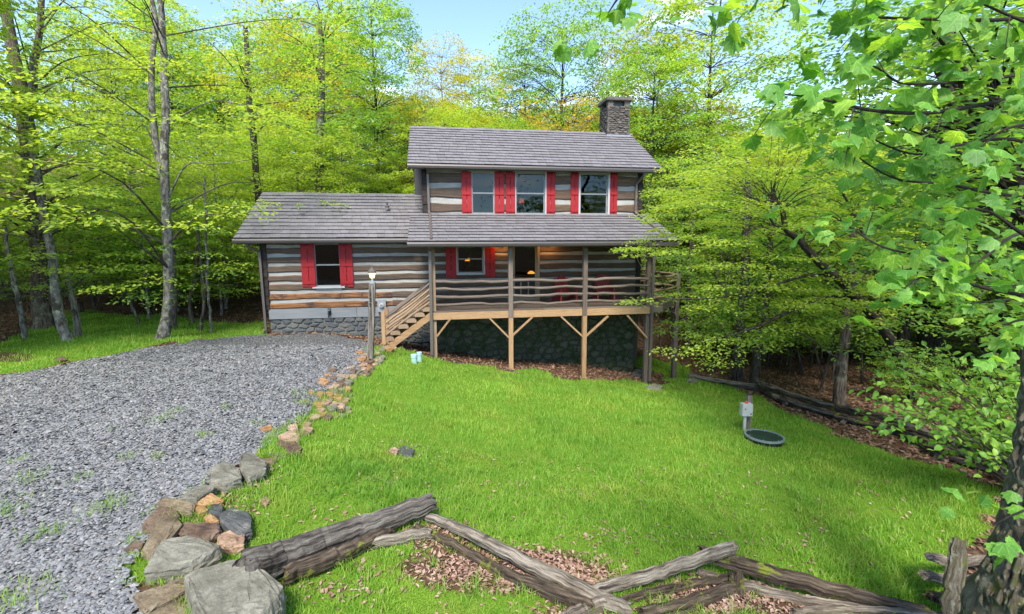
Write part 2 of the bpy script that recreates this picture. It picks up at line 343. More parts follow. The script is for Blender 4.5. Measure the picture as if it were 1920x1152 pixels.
M['chim_cap'] = std('dark_cap_slab', [(.3,(.07,.062,.052)),(.7,(.13,.12,.10))], 5, (1, 1, 1), .9, .6, .015)
M['wood_new'] = std('pale_treated_lumber', [(.3,(.17,.095,.045)),(.5,(.27,.165,.085)),(.7,(.34,.225,.125))], 1, (22, 22, 1.5), .8, .4, .006, fine=3, tint=[(.22,.13,.062),(.30,.19,.10)], island=False, grain=True)
M['wood_grey'] = std('weathered_grey_wood', [(.3,(.06,.045,.036)),(.5,(.12,.095,.078)),(.7,(.20,.165,.14))], 1, (22, 22, 1.5), .9, .7, .008, fine=3, tint=[(.085,.064,.052),(.15,.122,.10),(.11,.085,.07)], island=False, grain=True)
M['wood_tan'] = std('peeled_pole_wood', [(.3,(.13,.085,.05)),(.5,(.22,.155,.10)),(.7,(.31,.235,.165))], 1, (22, 22, 1.5), .85, .7, .008, fine=3, tint=[(.18,.12,.075),(.25,.18,.12)], island=False, grain=True)
M['frame_tan'] = plain('tan_door_frame', (.24, .19, .11), .6)
M['postwood'] = std('split_grey_post', [(.34,(.035,.028,.022)),(.5,(.13,.115,.095)),(.68,(.22,.20,.175))], 1, (26, 26, 1.6), .9, 1.0, .02, fine=3, grain=True)
M['fence_pale'] = std('silver_split_rail', [(.34,(.035,.027,.02)),(.48,(.15,.125,.095)),(.62,(.26,.23,.185)),(.8,(.36,.33,.28))], 1, (34, 34, 3.2), .95, 1.0, .03, fine=3, grain=True, patches=[((.05,.037,.026), 2.6, .57, .66)])
M['fence_grey'] = std('grey_old_log', [(.36,(.018,.014,.011)),(.46,(.075,.064,.053)),(.6,(.15,.135,.115)),(.8,(.25,.23,.20))], 1, (26, 26, 2.6), .95, 1.0, .05, fine=3, grain=True, patches=[((.045,.032,.022), 1.8, .58, .68)])
M['fence_brown'] = std('brown_mossy_rail', [(.34,(.014,.010,.007)),(.5,(.06,.043,.029)),(.66,(.13,.10,.072)),(.8,(.22,.19,.15))], 1, (34, 34, 3.2), .95, 1.0, .03, fine=3, grain=True, patches=[((.14,.16,.018), 4, .56, .63)])
M['fence_dark'] = std('dark_rotten_rail', [(.30,(.035,.028,.02)),(.5,(.14,.112,.085)),(.68,(.28,.24,.19))], 1, (34, 34, 3.2), .95, 1.0, .03, fine=3, grain=True)
M['rock_grey'] = std('grey_green_slab_rock', [(.3,(.085,.08,.06)),(.5,(.145,.138,.108)),(.7,(.20,.192,.155))], 3, (1, 1, 1), .95, 1.0, .03, fine=28, patches=[((.30,.30,.27), 4, .67, .70), ((.05,.043,.032), 3.5, .60, .70)])
M['rock_olive'] = std('olive_tan_rock', [(.3,(.075,.056,.034)),(.5,(.14,.108,.068)),(.7,(.20,.165,.11))], 4, (1, 1, 1), .95, 1.0, .03, fine=30, patches=[((.05,.04,.028), 3.5, .58, .68)])
M['rock_brown'] = std('brown_rock', [(.3,(.05,.032,.022)),(.5,(.10,.066,.045)),(.7,(.16,.115,.08))], 4, (1, 1, 1), .95, 1.0, .03, fine=30, patches=[((.20,.18,.15), 5, .64, .70)])
M['rock_dark'] = std('dark_blue_rock', [(.3,(.03,.033,.034)),(.5,(.06,.063,.063)),(.7,(.10,.10,.094))], 4, (1, 1, 1), .9, 1.0, .03, fine=30, patches=[((.19,.18,.15), 6, .60, .66)])
M['rock_orange'] = std('orange_sandstone', [(.3,(.17,.08,.03)),(.5,(.27,.145,.06)),(.7,(.34,.22,.12))], 5, (1, 1, 1), .95, 1.0, .03, fine=30, patches=[((.10,.06,.035), 4, .60, .68)])
M['rock_pink'] = std('pinkish_sandstone', [(.3,(.17,.10,.062)),(.5,(.26,.175,.118)),(.7,(.35,.265,.20))], 5, (1, 1, 1), .95, 1.0, .03, fine=30, patches=[((.10,.07,.05), 4, .58, .68)])
M['pebble'] = std('driveway_pebbles', [(.3,(.11,.115,.125)),(.7,(.18,.185,.195))], 20, (1, 1, 1), .9, 0, tint=[(.085,.088,.094),(.22,.22,.215),(.14,.143,.148),(.28,.27,.255),(.11,.112,.116),(.19,.172,.152),(.065,.068,.072),(.165,.168,.174)])
M['litter'] = std('dead_leaves', [(.3,(.13,.07,.045)),(.7,(.22,.145,.105))], 20, (1, 1, 1), .85, 0, tint=[(.36,.235,.18),(.17,.085,.058),(.46,.34,.275),(.27,.155,.11),(.12,.062,.043),(.40,.29,.225)])
M['litter_wood'] = std('forest_dead_leaves', [(.3,(.075,.042,.025)),(.7,(.14,.088,.055))], 20, (1, 1, 1), .9, 0, tint=[(.21,.125,.08),(.11,.058,.038),(.28,.19,.13),(.15,.085,.055)])
M['metal_grey'] = plain('grey_metal', (.24, .25, .265), .4, .3)
M['black'] = plain('black_plastic', (.012, .012, .012), .4)
M['white_pl'] = plain('off_white_plastic', (.36, .365, .34), .5)
M['cyan_pl'] = plain('pale_blue_pvc', (.26, .40, .40), .5)
M['lid'] = std('dark_green_lid', [(.3,(.006,.018,.011)),(.7,(.014,.032,.02))], 6, (1, 1, 1), .7, .2, .004)
M['lidrim'] = plain('grey_green_lid_rim', (.13, .17, .165), .5)
M['redlamp'] = plain('red_beacon', (.55, .03, .03), .4)
M['glow'] = plain('lantern_glass_glow', (.9, .7, .4), .3, 0, (1.0, .72, .35), .6)
M['lampglow'] = plain('lamp_shade_glow', (.8, .3, .1), .5, 0, (1.0, .26, .04), 2.2)
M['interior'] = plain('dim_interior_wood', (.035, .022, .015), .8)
M['mesh_dark'] = plain('dark_screen_mesh', (.015, .013, .013), .7)
M['house_white'] = std('pale_lap_siding', [(.3,(.30,.33,.36)),(.7,(.38,.41,.44))], 3, (.3, .3, 6), .8, .2, .01)
def glass():
    m, t, b = newmat('window_glass'); t.nodes.remove(b); o = t.nodes['Material Output']
    tr = t.nodes.new('ShaderNodeBsdfTransparent'); tr.inputs[0].default_value = (.34, .40, .36, 1)
    gl = t.nodes.new('ShaderNodeBsdfGlossy'); gl.inputs['Roughness'].default_value = .02; gl.inputs['Color'].default_value = (.8, .85, .82, 1)
    f = t.nodes.new('ShaderNodeFresnel'); f.inputs[0].default_value = 1.42; ms = t.nodes.new('ShaderNodeMixShader')
    t.links.new(f.outputs[0], ms.inputs[0]); t.links.new(tr.outputs[0], ms.inputs[1]); t.links.new(gl.outputs[0], ms.inputs[2]); t.links.new(ms.outputs[0], o.inputs['Surface'])
    return m
M['glass'] = glass()

# ------------------------------------------------------------------ ground
hp = lambda L_: np.array([hit(a, b)[:2] for a, b in L_])
DRIVE = np.vstack([hp([(0,706),(100,690),(200,668),(300,650),(400,637),(500,629),(560,628),(640,631),(688,640),(700,655),(672,690),(648,715),(605,742),(575,785),(515,828),(455,868),(405,905),(335,950),(285,1000),(245,1070),(270,1152)]),
                   [[-3.0, 1.0], [-3.2, -6], [-14, -6], [-13, 8]]])
LAWN_R = np.vstack([hp([(700,655),(735,650),(800,668),(870,683),(915,686),(955,702),(1010,694),(1060,712),(1120,716),(1170,712),(1230,722),(1245,700),(1195,690),(1192,682)]), [[5.6,21],[7.5,21]],
                    hp([(1300,700),(1400,735),(1480,775),(1560,815),(1680,850),(1800,885),(1870,915),(1885,1000),(1800,1060),(1750,1152)]), [[3.5,2.5],[3.0,-6],[-3.0,-6],[-3.0,1.0]],
                    hp([(270,1152),(245,1070),(285,1000),(335,950),(405,905),(455,868),(515,828),(575,785),(605,742),(648,715),(672,690)])])
LAWN_L = np.vstack([hp([(0,706),(100,690),(200,668),(300,650),(400,637),(500,629),(500,604),(400,606),(330,594),(220,588),(150,578),(100,600),(0,640)]), [[-13,10.5],[-14,9]]])
BARE = [(945,1070,215,50,.95),(1060,1085,120,35,.9),(640,1075,150,50,.35),(900,985,160,18,.3),(1240,1000,140,25,.22),(1500,1040,200,40,.2),(880,790,120,30,.12),(1000,930,260,40,.15),(820,1010,75,30,.9),(1340,1120,150,42,.95),(1480,1140,90,30,.8),(620,1110,95,26,.45),(1150,1010,90,22,.35),(1090,1145,120,25,.7),(760,845,40,14,.3),(700,900,60,12,.3),(20,670,55,12,.7),(1330,960,60,15,.15),(440,950,60,60,.5),(500,900,50,40,.4)]
def litter_patch(x, y, z):
    p, d = proj(np.stack([x, y, z], -1)); m = np.zeros(x.shape)
    for cx, cy, rx, ry, s in BARE:
        q = ((p[..., 0]-cx)/rx)**2+((p[..., 1]-cy)/ry)**2; m = np.maximum(m, s*np.clip(1.35-q, 0, 1))
    return np.where(d > .5, m, 0)
def grass_mask(x, y):
    jx = (vnoise(x*1.7+5, y*1.7)-.5)*.7; jy = (vnoise(x*1.7, y*1.7+9)-.5)*.7
    return inpoly(x+jx, y+jy, LAWN_R) | inpoly(x+jx, y+jy, LAWN_L)
def axis(lo, a, b, hi, step):
    mid = np.arange(a, b, step); g = lambda s, e: s+(e-s)*(np.linspace(0, 1, 26)[1:]**1.8)
    return np.concatenate([g(a, lo)[::-1], mid, g(b, hi)])
gx = axis(-260, -16, 18, 260, .2); gy = axis(-200, -3, 26, 330, .2)
X, Y = np.meshgrid(gx, gy); Z = gz(X, Y)+(vnoise(X*1.3, Y*1.3)-.5)*.07+(vnoise(X*4, Y*4)-.5)*.03
far = np.clip((np.hypot(X, Y-8)-22)/20, 0, 1); Z += far*(vnoise(X*.25, Y*.25)-.5)*1.2
nX, nY = len(gx), len(gy); ii = (np.arange(nY-1)[:, None]*nX+np.arange(nX-1))
gmb = MB().add(np.stack([X, Y, Z], -1), np.stack([ii, ii+1, ii+nX+1, ii+nX], -1).reshape(-1, 4))
def ground_mat():
    m, t, b = newmat('forest_soil_and_turf'); v = coord(t, off=False)
    n1 = noise(t, v, 2.2, 7); n2 = noise(t, v, 18, 5); n3 = noise(t, v, 60, 3)
    soil = ramp(t, n2, [(.3, (.03, .018, .011)), (.5, (.075, .045, .028)), (.7, (.15, .098, .066))])
    soil = nmix(t, soil, (.10, .05, .028), ramp(t, n1, [(.45, (0, 0, 0)), (.65, (1, 1, 1))]))
    turf = ramp(t, n3, [(.3, (.06, .13, .012)), (.7, (.14, .24, .02))])
    turf = nmix(t, turf, (.17, .18, .04), ramp(t, n1, [(.55, (0, 0, 0)), (.75, (.7, .7, .7))]))
    at_ = t.nodes.new('ShaderNodeAttribute'); at_.attribute_name = 'turf'
    f = math_(t, 'ADD', at_.outputs['Fac'], math_(t, 'MULTIPLY', math_(t, 'SUBTRACT', n2, .5), .9))
    c = nmix(t, soil, turf, ramp(t, f, [(.42, (0, 0, 0)), (.6, (1, 1, 1))])); t.links.new(c, b.inputs['Base Color'])
    b.inputs['Roughness'].default_value = .95; b.inputs['Specular IOR Level'].default_value = .1; bump(t, b, math_(t, 'ADD', n2, n3), .7, .04); return m
ground = gmb.obj('ground', ground_mat(), smooth=True)
tag(ground, 'sloping woodland ground with turf and leaf litter soil', 'ground', kind='structure')
tu = grass_mask(X, Y).astype(float)*(1-litter_patch(X, Y, Z))
aa = ground.data.attributes.new('turf', 'FLOAT', 'POINT'); aa.data.foreach_set('value', tu.ravel().astype(np.float32))
def gzz(x, y): return gz(x, y)+(vnoise(np.asarray(x)*1.3, np.asarray(y)*1.3)-.5)*.07+(vnoise(np.asarray(x)*4, np.asarray(y)*4)-.5)*.03

# gravel driveway: a thick sheet over the ground
st = .12; dx = np.arange(-14, 3, st); dy = np.arange(-5, 17, st); DX, DY = np.meshgrid(dx, dy)
ins = inpoly(DX, DY, DRIVE); DZ = gzz(DX, DY)+.025+(vnoise(DX*2.2+3, DY*2.2)-.5)*.05
n2 = len(dx); fi = (np.arange(len(dy)-1)[:, None]*n2+np.arange(n2-1)); keep = ins[:-1, :-1] & ins[1:, 1:]
F = np.stack([fi, fi+1, fi+n2+1, fi+n2], -1)[keep]; used, inv = np.unique(F, return_inverse=True)
dmb = MB().add(np.stack([DX, DY, DZ], -1).reshape(-1, 3)[used], inv.reshape(F.shape))
def gravel_mat():
    m, t, b = newmat('grey_gravel'); v = coord(t, off=False)
    vo = t.nodes.new('ShaderNodeTexVoronoi'); vo.inputs['Scale'].default_value = 30; t.links.new(v, vo.inputs['Vector'])
    sp = t.nodes.new('ShaderNodeSeparateColor'); t.links.new(vo.outputs['Color'], sp.inputs[0])
    c = ramp(t, sp.outputs[0], [(.0, (.055,.06,.07)), (.3, (.10,.108,.12)), (.6, (.15,.158,.17)), (.85, (.22,.225,.23)), (1, (.32,.32,.31))])
    c = nmix(t, c, (.02, .02, .022), ramp(t, vo.outputs['Distance'], [(.35, (0, 0, 0)), (.75, (1, 1, 1))]))
    big = noise(t, v, .9, 4); c = nmix(t, c, (1.45, 1.36, 1.22), ramp(t, big, [(.35, (0, 0, 0)), (.7, (1, 1, 1))]), 'MULTIPLY')
    t.links.new(c, b.inputs['Base Color']); b.inputs['Roughness'].default_value = .9; b.inputs['Specular IOR Level'].default_value = .2
    inv = math_(t, 'SUBTRACT', 1, vo.outputs['Distance']); bump(t, b, inv, 1.0, .03); return m
dr = dmb.obj('driveway', gravel_mat(), smooth=True); tag(dr, 'wide grey gravel driveway sloping up to the left wing of the cabin', 'driveway', kind='structure')

def scatter(n, x0, x1, y0, y1, power=1.0):
    """random spots, denser near the camera"""
    out = []; tot = 0
    while tot < n:
        x = rng.uniform(x0, x1, 200000); y = rng.uniform(y0, y1, 200000); d = np.hypot(x, y)
        k = rng.random(200000) < (2.8/np.maximum(d, 2.8))**power
        k &= (np.abs(x) < 1.3*np.maximum(y, 0)+1.5); out.append(np.stack([x[k], y[k]], -1)); tot += k.sum()
    return np.concatenate(out)[:n]
def blades(P, h, w, lean, tip=True):
    """grass blades at P (n,3): bent strips"""
    n = len(P); a = rng.uniform(0, 2*math.pi, n); s = np.stack([np.cos(a), np.sin(a), np.zeros(n)], -1)
    a2 = a+math.pi/2+rng.normal(0, .5, n); l = np.stack([np.cos(a2), np.sin(a2), np.zeros(n)], -1)*(lean*rng.random(n)*h)[:, None]
    z = np.array([0, 0, 1.]); b0 = P-s*w[:, None]/2; b1 = P+s*w[:, None]/2
    if tip:
        m = P+l*.35+z*(h*.6)[:, None]; m0 = m-s*w[:, None]*.36; m1 = m+s*w[:, None]*.36; t = P+l*1.1+z*h[:, None]
        V = np.stack([b0, b1, m1, m0, t], 1).reshape(-1, 3); i = np.arange(n)[:, None]*5
        return V, np.hstack([i, i+1, i+2, i+3]), np.hstack([i+3, i+2, i+4])
    t = P+l+z*h[:, None]; V = np.stack([b0, b1, t], 1).reshape(-1, 3); i = np.arange(n)[:, None]*3
    return V, np.hstack([i, i+1, i+2]), None

# lawn grass
S = scatter(560000, -16, 16, 2.2, 22, 1.35); m = grass_mask(S[:, 0], S[:, 1]); S = S[m]; z = gzz(S[:, 0], S[:, 1])
lp = litter_patch(S[:, 0], S[:, 1], z); lidq = hit(1438, 831); k = (rng.random(len(S)) > lp*1.05) & (np.hypot(S[:, 0]-lidq[0], S[:, 1]-lidq[1]-.12) > .40); S = S[k]; z = z[k]
tall = np.clip((vnoise(S[:, 0]*1.4, S[:, 1]*1.4)-.35)*2, 0, 1)*.6+np.clip((vnoise(S[:, 0]*5+7, S[:, 1]*5)-.5)*2, 0, 1)*.6
k = rng.random(len(S)) < .62+.5*tall; S = S[k]; z = z[k]; tall = tall[k]; d = np.hypot(S[:, 0], S[:, 1])
cl_ = vnoise(S[:, 0]*9+3, S[:, 1]*9+1); h = (.026+.065*tall+.075*np.clip(cl_-.55, 0, 1)*2)*rng.uniform(.6, 1.5, len(S)); w = np.clip(.0032+.0009*d, .005, .018)*rng.uniform(.7, 1.3, len(S))
P = np.column_stack([S, z-.004]); nearb = d < 7.5
gmb2 = MB(); V, F4, F3 = blades(P[nearb], h[nearb], w[nearb], 1.3); gmb2.add(V, F4); gmb2.F.append(F3+gmb2.n-len(V))
V, F3, _ = blades(P[~nearb], h[~nearb]*1.1, w[~nearb], 1.0, False); gmb2.add(V, F3)
g = gmb2.obj('grass', M['grass']); tag(g, 'bright green lawn grass covering the slope below the deck', 'grass', kind='stuff')
print('grass', len(P), nearb.sum())

# pebbles of the driveway where they can be told apart
OCT = np.array([(1,0,0),(.3,.9,0),(-.8,.6,0),(-.8,-.6,0),(.3,-.95,0),(0,0,.8),(0,0,-.6)]); OF = np.array([(0,1,5),(1,2,5),(2,3,5),(3,4,5),(4,0,5)])
S = scatter(150000, -13, 2, 2.2, 13, 1.5); S = S[inpoly(S[:, 0], S[:, 1], DRIVE)]; n = len(S)
d = np.hypot(S[:, 0], S[:, 1])
z = gzz(S[:, 0], S[:, 1])+.025+(vnoise(S[:, 0]*2.2+3, S[:, 1]*2.2)-.5)*.05
sz = np.clip(rng.lognormal(math.log(.0165), .38, n), .007, .038)*(1+.035*d); a = rng.uniform(0, 6.28, n)
Vt = OCT[:6][None]*np.stack([sz, sz*rng.uniform(.5, .9, n), sz*rng.uniform(.22, .5, n)], -1)[:, None, :]*(1+.25*(rng.random((n, 6, 3))-.5))
tx = rng.normal(0, .35, n); Vt[..., 2] += Vt[..., 0]*tx[:, None]
c, s_ = np.cos(a)[:, None], np.sin(a)[:, None]
V = np.stack([Vt[..., 0]*c-Vt[..., 1]*s_, Vt[..., 0]*s_+Vt[..., 1]*c, Vt[..., 2]], -1)+np.column_stack([S, z+.004])[:, None, :]
pm = MB().add(V.reshape(-1, 3), (OF[None]+np.arange(n)[:, None, None]*6).reshape(-1, 3))
tag(pm.obj('gravel', M['pebble']), 'loose grey gravel pebbles strewn over the driveway', 'gravel', kind='stuff'); print('pebbles', n)

# tufts of grass in the gravel and along its rim
tp = []
for px, py, r_, k in [(60,905,.16,60),(200,955,.18,160),(330,775,.14,40),(300,790,.2,50),(150,900,.1,30),(380,820,.12,40),(560,835,.2,160),(520,860,.2,120),(480,800,.12,30),(240,860,.1,30),(560,740,.2,50),(600,745,.15,60),(30,870,.1,30),(300,860,.12,40),(425,770,.1,30),(90,1000,.14,90),(10,960,.25,160),(20,1130,.25,160),(210,810,.1,20),(570,760,.15,80),(470,950,.18,160),(500,925,.18,160),(450,930,.12,80)]:
    q = hit(px, py); p = np.column_stack([q[0]+rng.normal(0, r_*.6, k), q[1]+rng.normal(0, r_*.6, k)]); tp.append(p)
for _ in range(150):
    px, py = rng.uniform(480, 1850), rng.uniform(690, 1150); q = hit(px, py)
    if grass_mask(q[:1], q[1:2])[0]: k = 26; tp.append(np.column_stack([q[0]+rng.normal(0, .045, k), q[1]+rng.normal(0, .045, k)]))
tp = np.concatenate(tp); P = np.column_stack([tp, gzz(tp[:, 0], tp[:, 1])+.01]); n = len(P)
V, F4, F3 = blades(P, rng.uniform(.04, .13, n), rng.uniform(.005, .009, n), 1.2); tm = MB().add(V, F4); tm.F.append(F3)
tag(tm.obj('grass_tufts', M['grass']), 'sparse green tufts growing through the gravel and at its rim', 'grass', kind='stuff')

# dead leaves
def litter(P, size, name, mat, label):
    n = len(P); a = rng.uniform(0, 6.28, n); u = np.stack([np.cos(a), np.sin(a), rng.normal(0, .35, n)], -1); v = np.stack([-np.sin(a), np.cos(a), rng.normal(0, .35, n)], -1)
    s = (size*rng.uniform(.6, 1.3, n))[:, None]; lift = np.array([0, 0, 1.])*s*rng.uniform(.0, .45, (n, 1))
    V = np.stack([P-u*s, P-v*s*.5+lift, P+u*s, P+v*s*.5+lift], 1)
    i = np.arange(n)[:, None]*4; mb = MB().add(V.reshape(-1, 3), np.hstack([i, i+1, i+2, i+3]))
    return tag(mb.obj(name, mat), label, 'leaf litter', kind='stuff')
S = scatter(400000, -4, 7, 2.4, 7.5, 1.0); z = gzz(S[:, 0], S[:, 1]); lp = litter_patch(S[:, 0], S[:, 1], z)
k = rng.random(len(S)) < np.clip(lp**2*.20+.004, 0, 1); k &= ~inpoly(S[:, 0], S[:, 1], DRIVE)
P = np.column_stack([S[k], z[k]+.012+rng.random(k.sum())*.012]); print('litter', k.sum())
litter(P, .027, 'leaf_litter', M['litter'], 'curled pinkish brown dead leaves around the zigzag rail fence')
S = scatter(500000, -22, 24, 4, 30, .8); g1 = grass_mask(S[:, 0], S[:, 1]) | inpoly(S[:, 0], S[:, 1], DRIVE)
# keep them off the cabin's footprint
ca, sa = math.cos(ALPHA), math.sin(ALPHA)
def to_house(x, y): x = x-HOX; y = y-HOY; return x*ca+y*sa, -x*sa+y*ca
hx, hy = to_house(S[:, 0], S[:, 1]); g1 |= (hx > -5.4) & (hx < 7.8) & (hy > -.1) & (hy < 6)
k = (~g1) & (rng.random(len(S)) < .16); S = S[k]; P = np.column_stack([S, gzz(S[:, 0], S[:, 1])+.015])
litter(P, .055, 'forest_leaf_litter', M['litter_wood'], 'brown dead leaves lying on the woodland floor beyond the lawn'); print('wood litter', len(P))

# ------------------------------------------------------------------ the log cabin
Z0 = -0.8
cabin = thing('log_cabin', 'two-storey log cabin with grey shingle roofs, red shutters, stone chimney and raised front deck', 'cabin', (HOX, HOY, Z0), ALPHA)
zr = lambda v: v+H-Z0
def hxz(px, py, Y=0.0):                   # pixel -> (X, local z) on the house plane at Y
    d = ray(px, py); a = -d[0]*sa+d[1]*ca; t = (Y+(-HOX*sa+HOY*ca))/a
    x, y = d[0]*t-HOX, d[1]*t-HOY; return x*ca+y*sa, H+d[2]*t-Z0
def to_w(X, Y, z): return np.array([HOX+X*ca-Y*sa, HOY+X*sa+Y*ca, z+Z0])
def gh(X, Y):                             # ground height in house coordinates
    w = to_w(X, Y, 0); return float(gzz(w[0], w[1]))-Z0
XL, XR = -5.36, 7.69
def opening(x0, y0, x1, y1):
    a = hxz(x0, y1); b = hxz(x1, y0); return (a[0], b[0], min(a[1], hxz(x1, y1)[1]), b[1])
OP = {'left': opening(592, 462, 637, 537), 'porch': opening(858, 462, 906, 512), 'door': opening(962, 452, 1007, 590),
      'u1': opening(885, 324, 926.5, 401), 'u2': opening(967, 325, 1022, 401.5), 'u3': opening(1087, 327, 1140, 402)}
OP['door'] = (OP['door'][0], OP['door'][1], zr(-2.01), zr(.02)); OP['porch'] = (*OP['porch'][:3], zr(.02)); OP['left'] = (*OP['left'][:3], zr(.10))
def log_piece(name, parent, x0, x1, z0, z1, y0, y1, mat, seed, amp=.009):
    g = np.random.default_rng(seed); n = max(3, int((x1-x0)/.22)); xs = np.linspace(x0, x1, n+1)
    ph = g.random(4)*6; wv = lambda o: amp*(np.sin(xs*1.9+ph[o])+.7*np.sin(xs*4.3+ph[(o+1) % 4]))+g.normal(0, .005, n+1)
    zb = z0+wv(0); zt = z1+wv(2); yf = y0+g.normal(0, .004, n+1)
    V = np.stack([np.stack([xs, yf+.022, zb], -1), np.stack([xs, yf, zb+.03], -1), np.stack([xs, yf, zt-.03], -1), np.stack([xs, yf+.022, zt], -1), np.stack([xs, xs*0+y1, zt], -1), np.stack([xs, xs*0+y1, zb], -1)], 1)
    F = [];
    for i in range(n):
        for j in range(6): a = i*6+j; b = i*6+(j+1) % 6; F.append((a, a+6, b+6, b))
    F += [tuple(range(6)), tuple(range(n*6, n*6+6))[::-1]]
    return MB().add(V.reshape(-1, 3), F).obj(name, mat, parent)
def spans(x0, x1, z0, z1, ops):
    cuts = [(o[0], o[1]) for o in ops if o[2] < z1-.03 and o[3] > z0+.03]; out = []; x = x0
    for a, b in sorted(cuts):
        if a > x+.03: out.append((x, min(a, x1)))
        x = max(x, b)
    if x1 > x+.03: out.append((x, x1))
    return [s for s in out if s[1] > s[0]+.03]
def chink_wall(name, x0, x1, z0, z1, ops, y0, y1, mat):
    mb = MB(); zs = sorted(set([z0, z1]+[min(max(v, z0), z1) for o in ops for v in o[2:]]))
    for a, b in zip(zs[:-1], zs[1:]):
        if b-a < .005: continue
        for s0, s1 in spans(x0, x1, a-.04, b+.04, [o for o in ops if o[2] < b-.001 and o[3] > a+.001]): box(mb, s0, s1, y0, y1, a, b)
    return mb.obj(name, mat, cabin)
lowops = [OP['left'], OP['porch'], OP['door']]; upops = [OP['u1'], OP['u2'], OP['u3']]
lw = chink_wall('log_wall', XL+.03, XR-.03, zr(-2.08), zr(.40), lowops, .03, .16, M['chink'])
lw2 = chink_wall('log_wall', .0, XR-.03, zr(.40), zr(1.05), [], .03, .16, M['chink'])
for i in range(10):
    c = zr(-1.975+.305*i); x0 = XL if i < 8 else 0.0
    for q, (a, b) in enumerate(spans(x0, XR, c-.10, c+.10, lowops)):
        mt = M['log_orange'] if (i < 2 and b < 3) else M['log']
        if i < 2 and a < -4 and b > 0.5:
            log_piece('log', lw, a, -1.3, c-.098, c+.098, -.012, .03, M['log_orange'], i*7+1); log_piece('log', lw, -1.3, b, c-.10, c+.10, -.010, .03, M['log'], i*7+2)
        else: log_piece('log', lw, a, b, c-.10, c+.10, -.010-.004*(i % 2), .03, mt, 50+i*9+q)
uw = chink_wall('log_wall', .0, XR-.03, zr(1.05), zr(2.80), upops, .03, .16, M['chink'])
for i, (c, hh) in enumerate([(1.31, .135), (1.80, .165), (2.30, .165), (2.72, .10)]):
    for q, (a, b) in enumerate(spans(0, XR, zr(c-hh), zr(c+hh), upops)):
        log_piece('log', uw, a, b, zr(c-hh), zr(c+hh), -.012, .03, M['log'], 300+i*9+q, .016)
# crossing log ends of the corners
for (xc, rows, hh) in ((XL-.02, [-1.82+.305*i for i in range(8)], .12), (XR+.0, [-1.82+.305*i for i in range(9)], .12), (-.10, [1.10, 1.56, 2.05, 2.52], .15), (XR+.0, [1.56, 2.05, 2.52], .15)):
    for i, c in enumerate(rows):
        mb = box(MB(), xc-.09, xc+.09, -.05-.01*(i % 2), .3, zr(c)-hh, zr(c)+hh); mb.obj('corner_log', M['log_end'], cabin)
for xc, ww, z0_, z1_ in ((XL-.02, .10, -2.1, .35), (XR, .10, -2.0, .9), (-.10, .10, 1.0, 2.6), (XR, .10, 1.3, 2.6)):
    box(MB(), xc-ww*.8, xc+ww*.8, -.035, .25, zr(z0_), zr(z1_)).obj('corner_backing', M['log_end'], cabin)
# side, gable and back walls with their own logs
def side_wall(X, sgn, y1, zb, zt, ridge_y, ridge_z):
    mb = MB(); V = [(X, .12, zb), (X, y1, zb), (X, y1, zt), (X, ridge_y, ridge_z), (X, .12, zt)]
    V += [(x-sgn*.12, y, z) for x, y, z in V]
    mb.add(V, [(0,1,2,3,4), (9,8,7,6,5)]+[(i, (i+1) % 5, (i+1) % 5+5, i+5) for i in range(5)]); w = mb.obj('side_wall', M['chink'], cabin)
    z = zb+.1
    while z < zt-.1:
        box(MB(), X-.01 if sgn > 0 else X-.03, X+.03 if sgn > 0 else X+.01, .3, y1, z, z+.2).obj('log', M['log'], w); z += .305
    return w
side_wall(XL, -1, 4.9, zr(-2.08), zr(.40), 2.46, zr(1.85)); side_wall(XR, 1, 5.2, zr(-2.08), zr(2.6), 2.607, zr(4.40)); side_wall(0, -1, 5.2, zr(.4), zr(2.6), 2.607, zr(4.40))
mb = MB(); box(mb, XL, 0, 4.9, 5.02, zr(-2.08), zr(.4)); box(mb, 0, XR, 5.2, 5.32, zr(-2.08), zr(2.6)); mb.obj('back_wall', M['chink'], cabin)
# dark sided block behind the upper storey's left corner
xb, _ = hxz(777, 340, 2.4); box(MB(), xb, -.02, 2.4, 5.1, zr(.6), zr(4.1)).obj('sided_block', M['dark_siding'], cabin)
# dim rooms
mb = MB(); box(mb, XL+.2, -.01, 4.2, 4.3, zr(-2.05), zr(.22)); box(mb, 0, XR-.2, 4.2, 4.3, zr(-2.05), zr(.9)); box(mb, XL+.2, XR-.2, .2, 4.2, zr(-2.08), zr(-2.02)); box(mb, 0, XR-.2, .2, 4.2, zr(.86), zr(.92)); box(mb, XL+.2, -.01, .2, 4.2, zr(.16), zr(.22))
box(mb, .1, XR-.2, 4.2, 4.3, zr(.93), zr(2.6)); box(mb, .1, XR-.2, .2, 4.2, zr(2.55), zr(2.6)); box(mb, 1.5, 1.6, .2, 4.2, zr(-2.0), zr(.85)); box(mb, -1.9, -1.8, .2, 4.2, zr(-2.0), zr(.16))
mb.obj('interior_room', M['interior'], cabin)

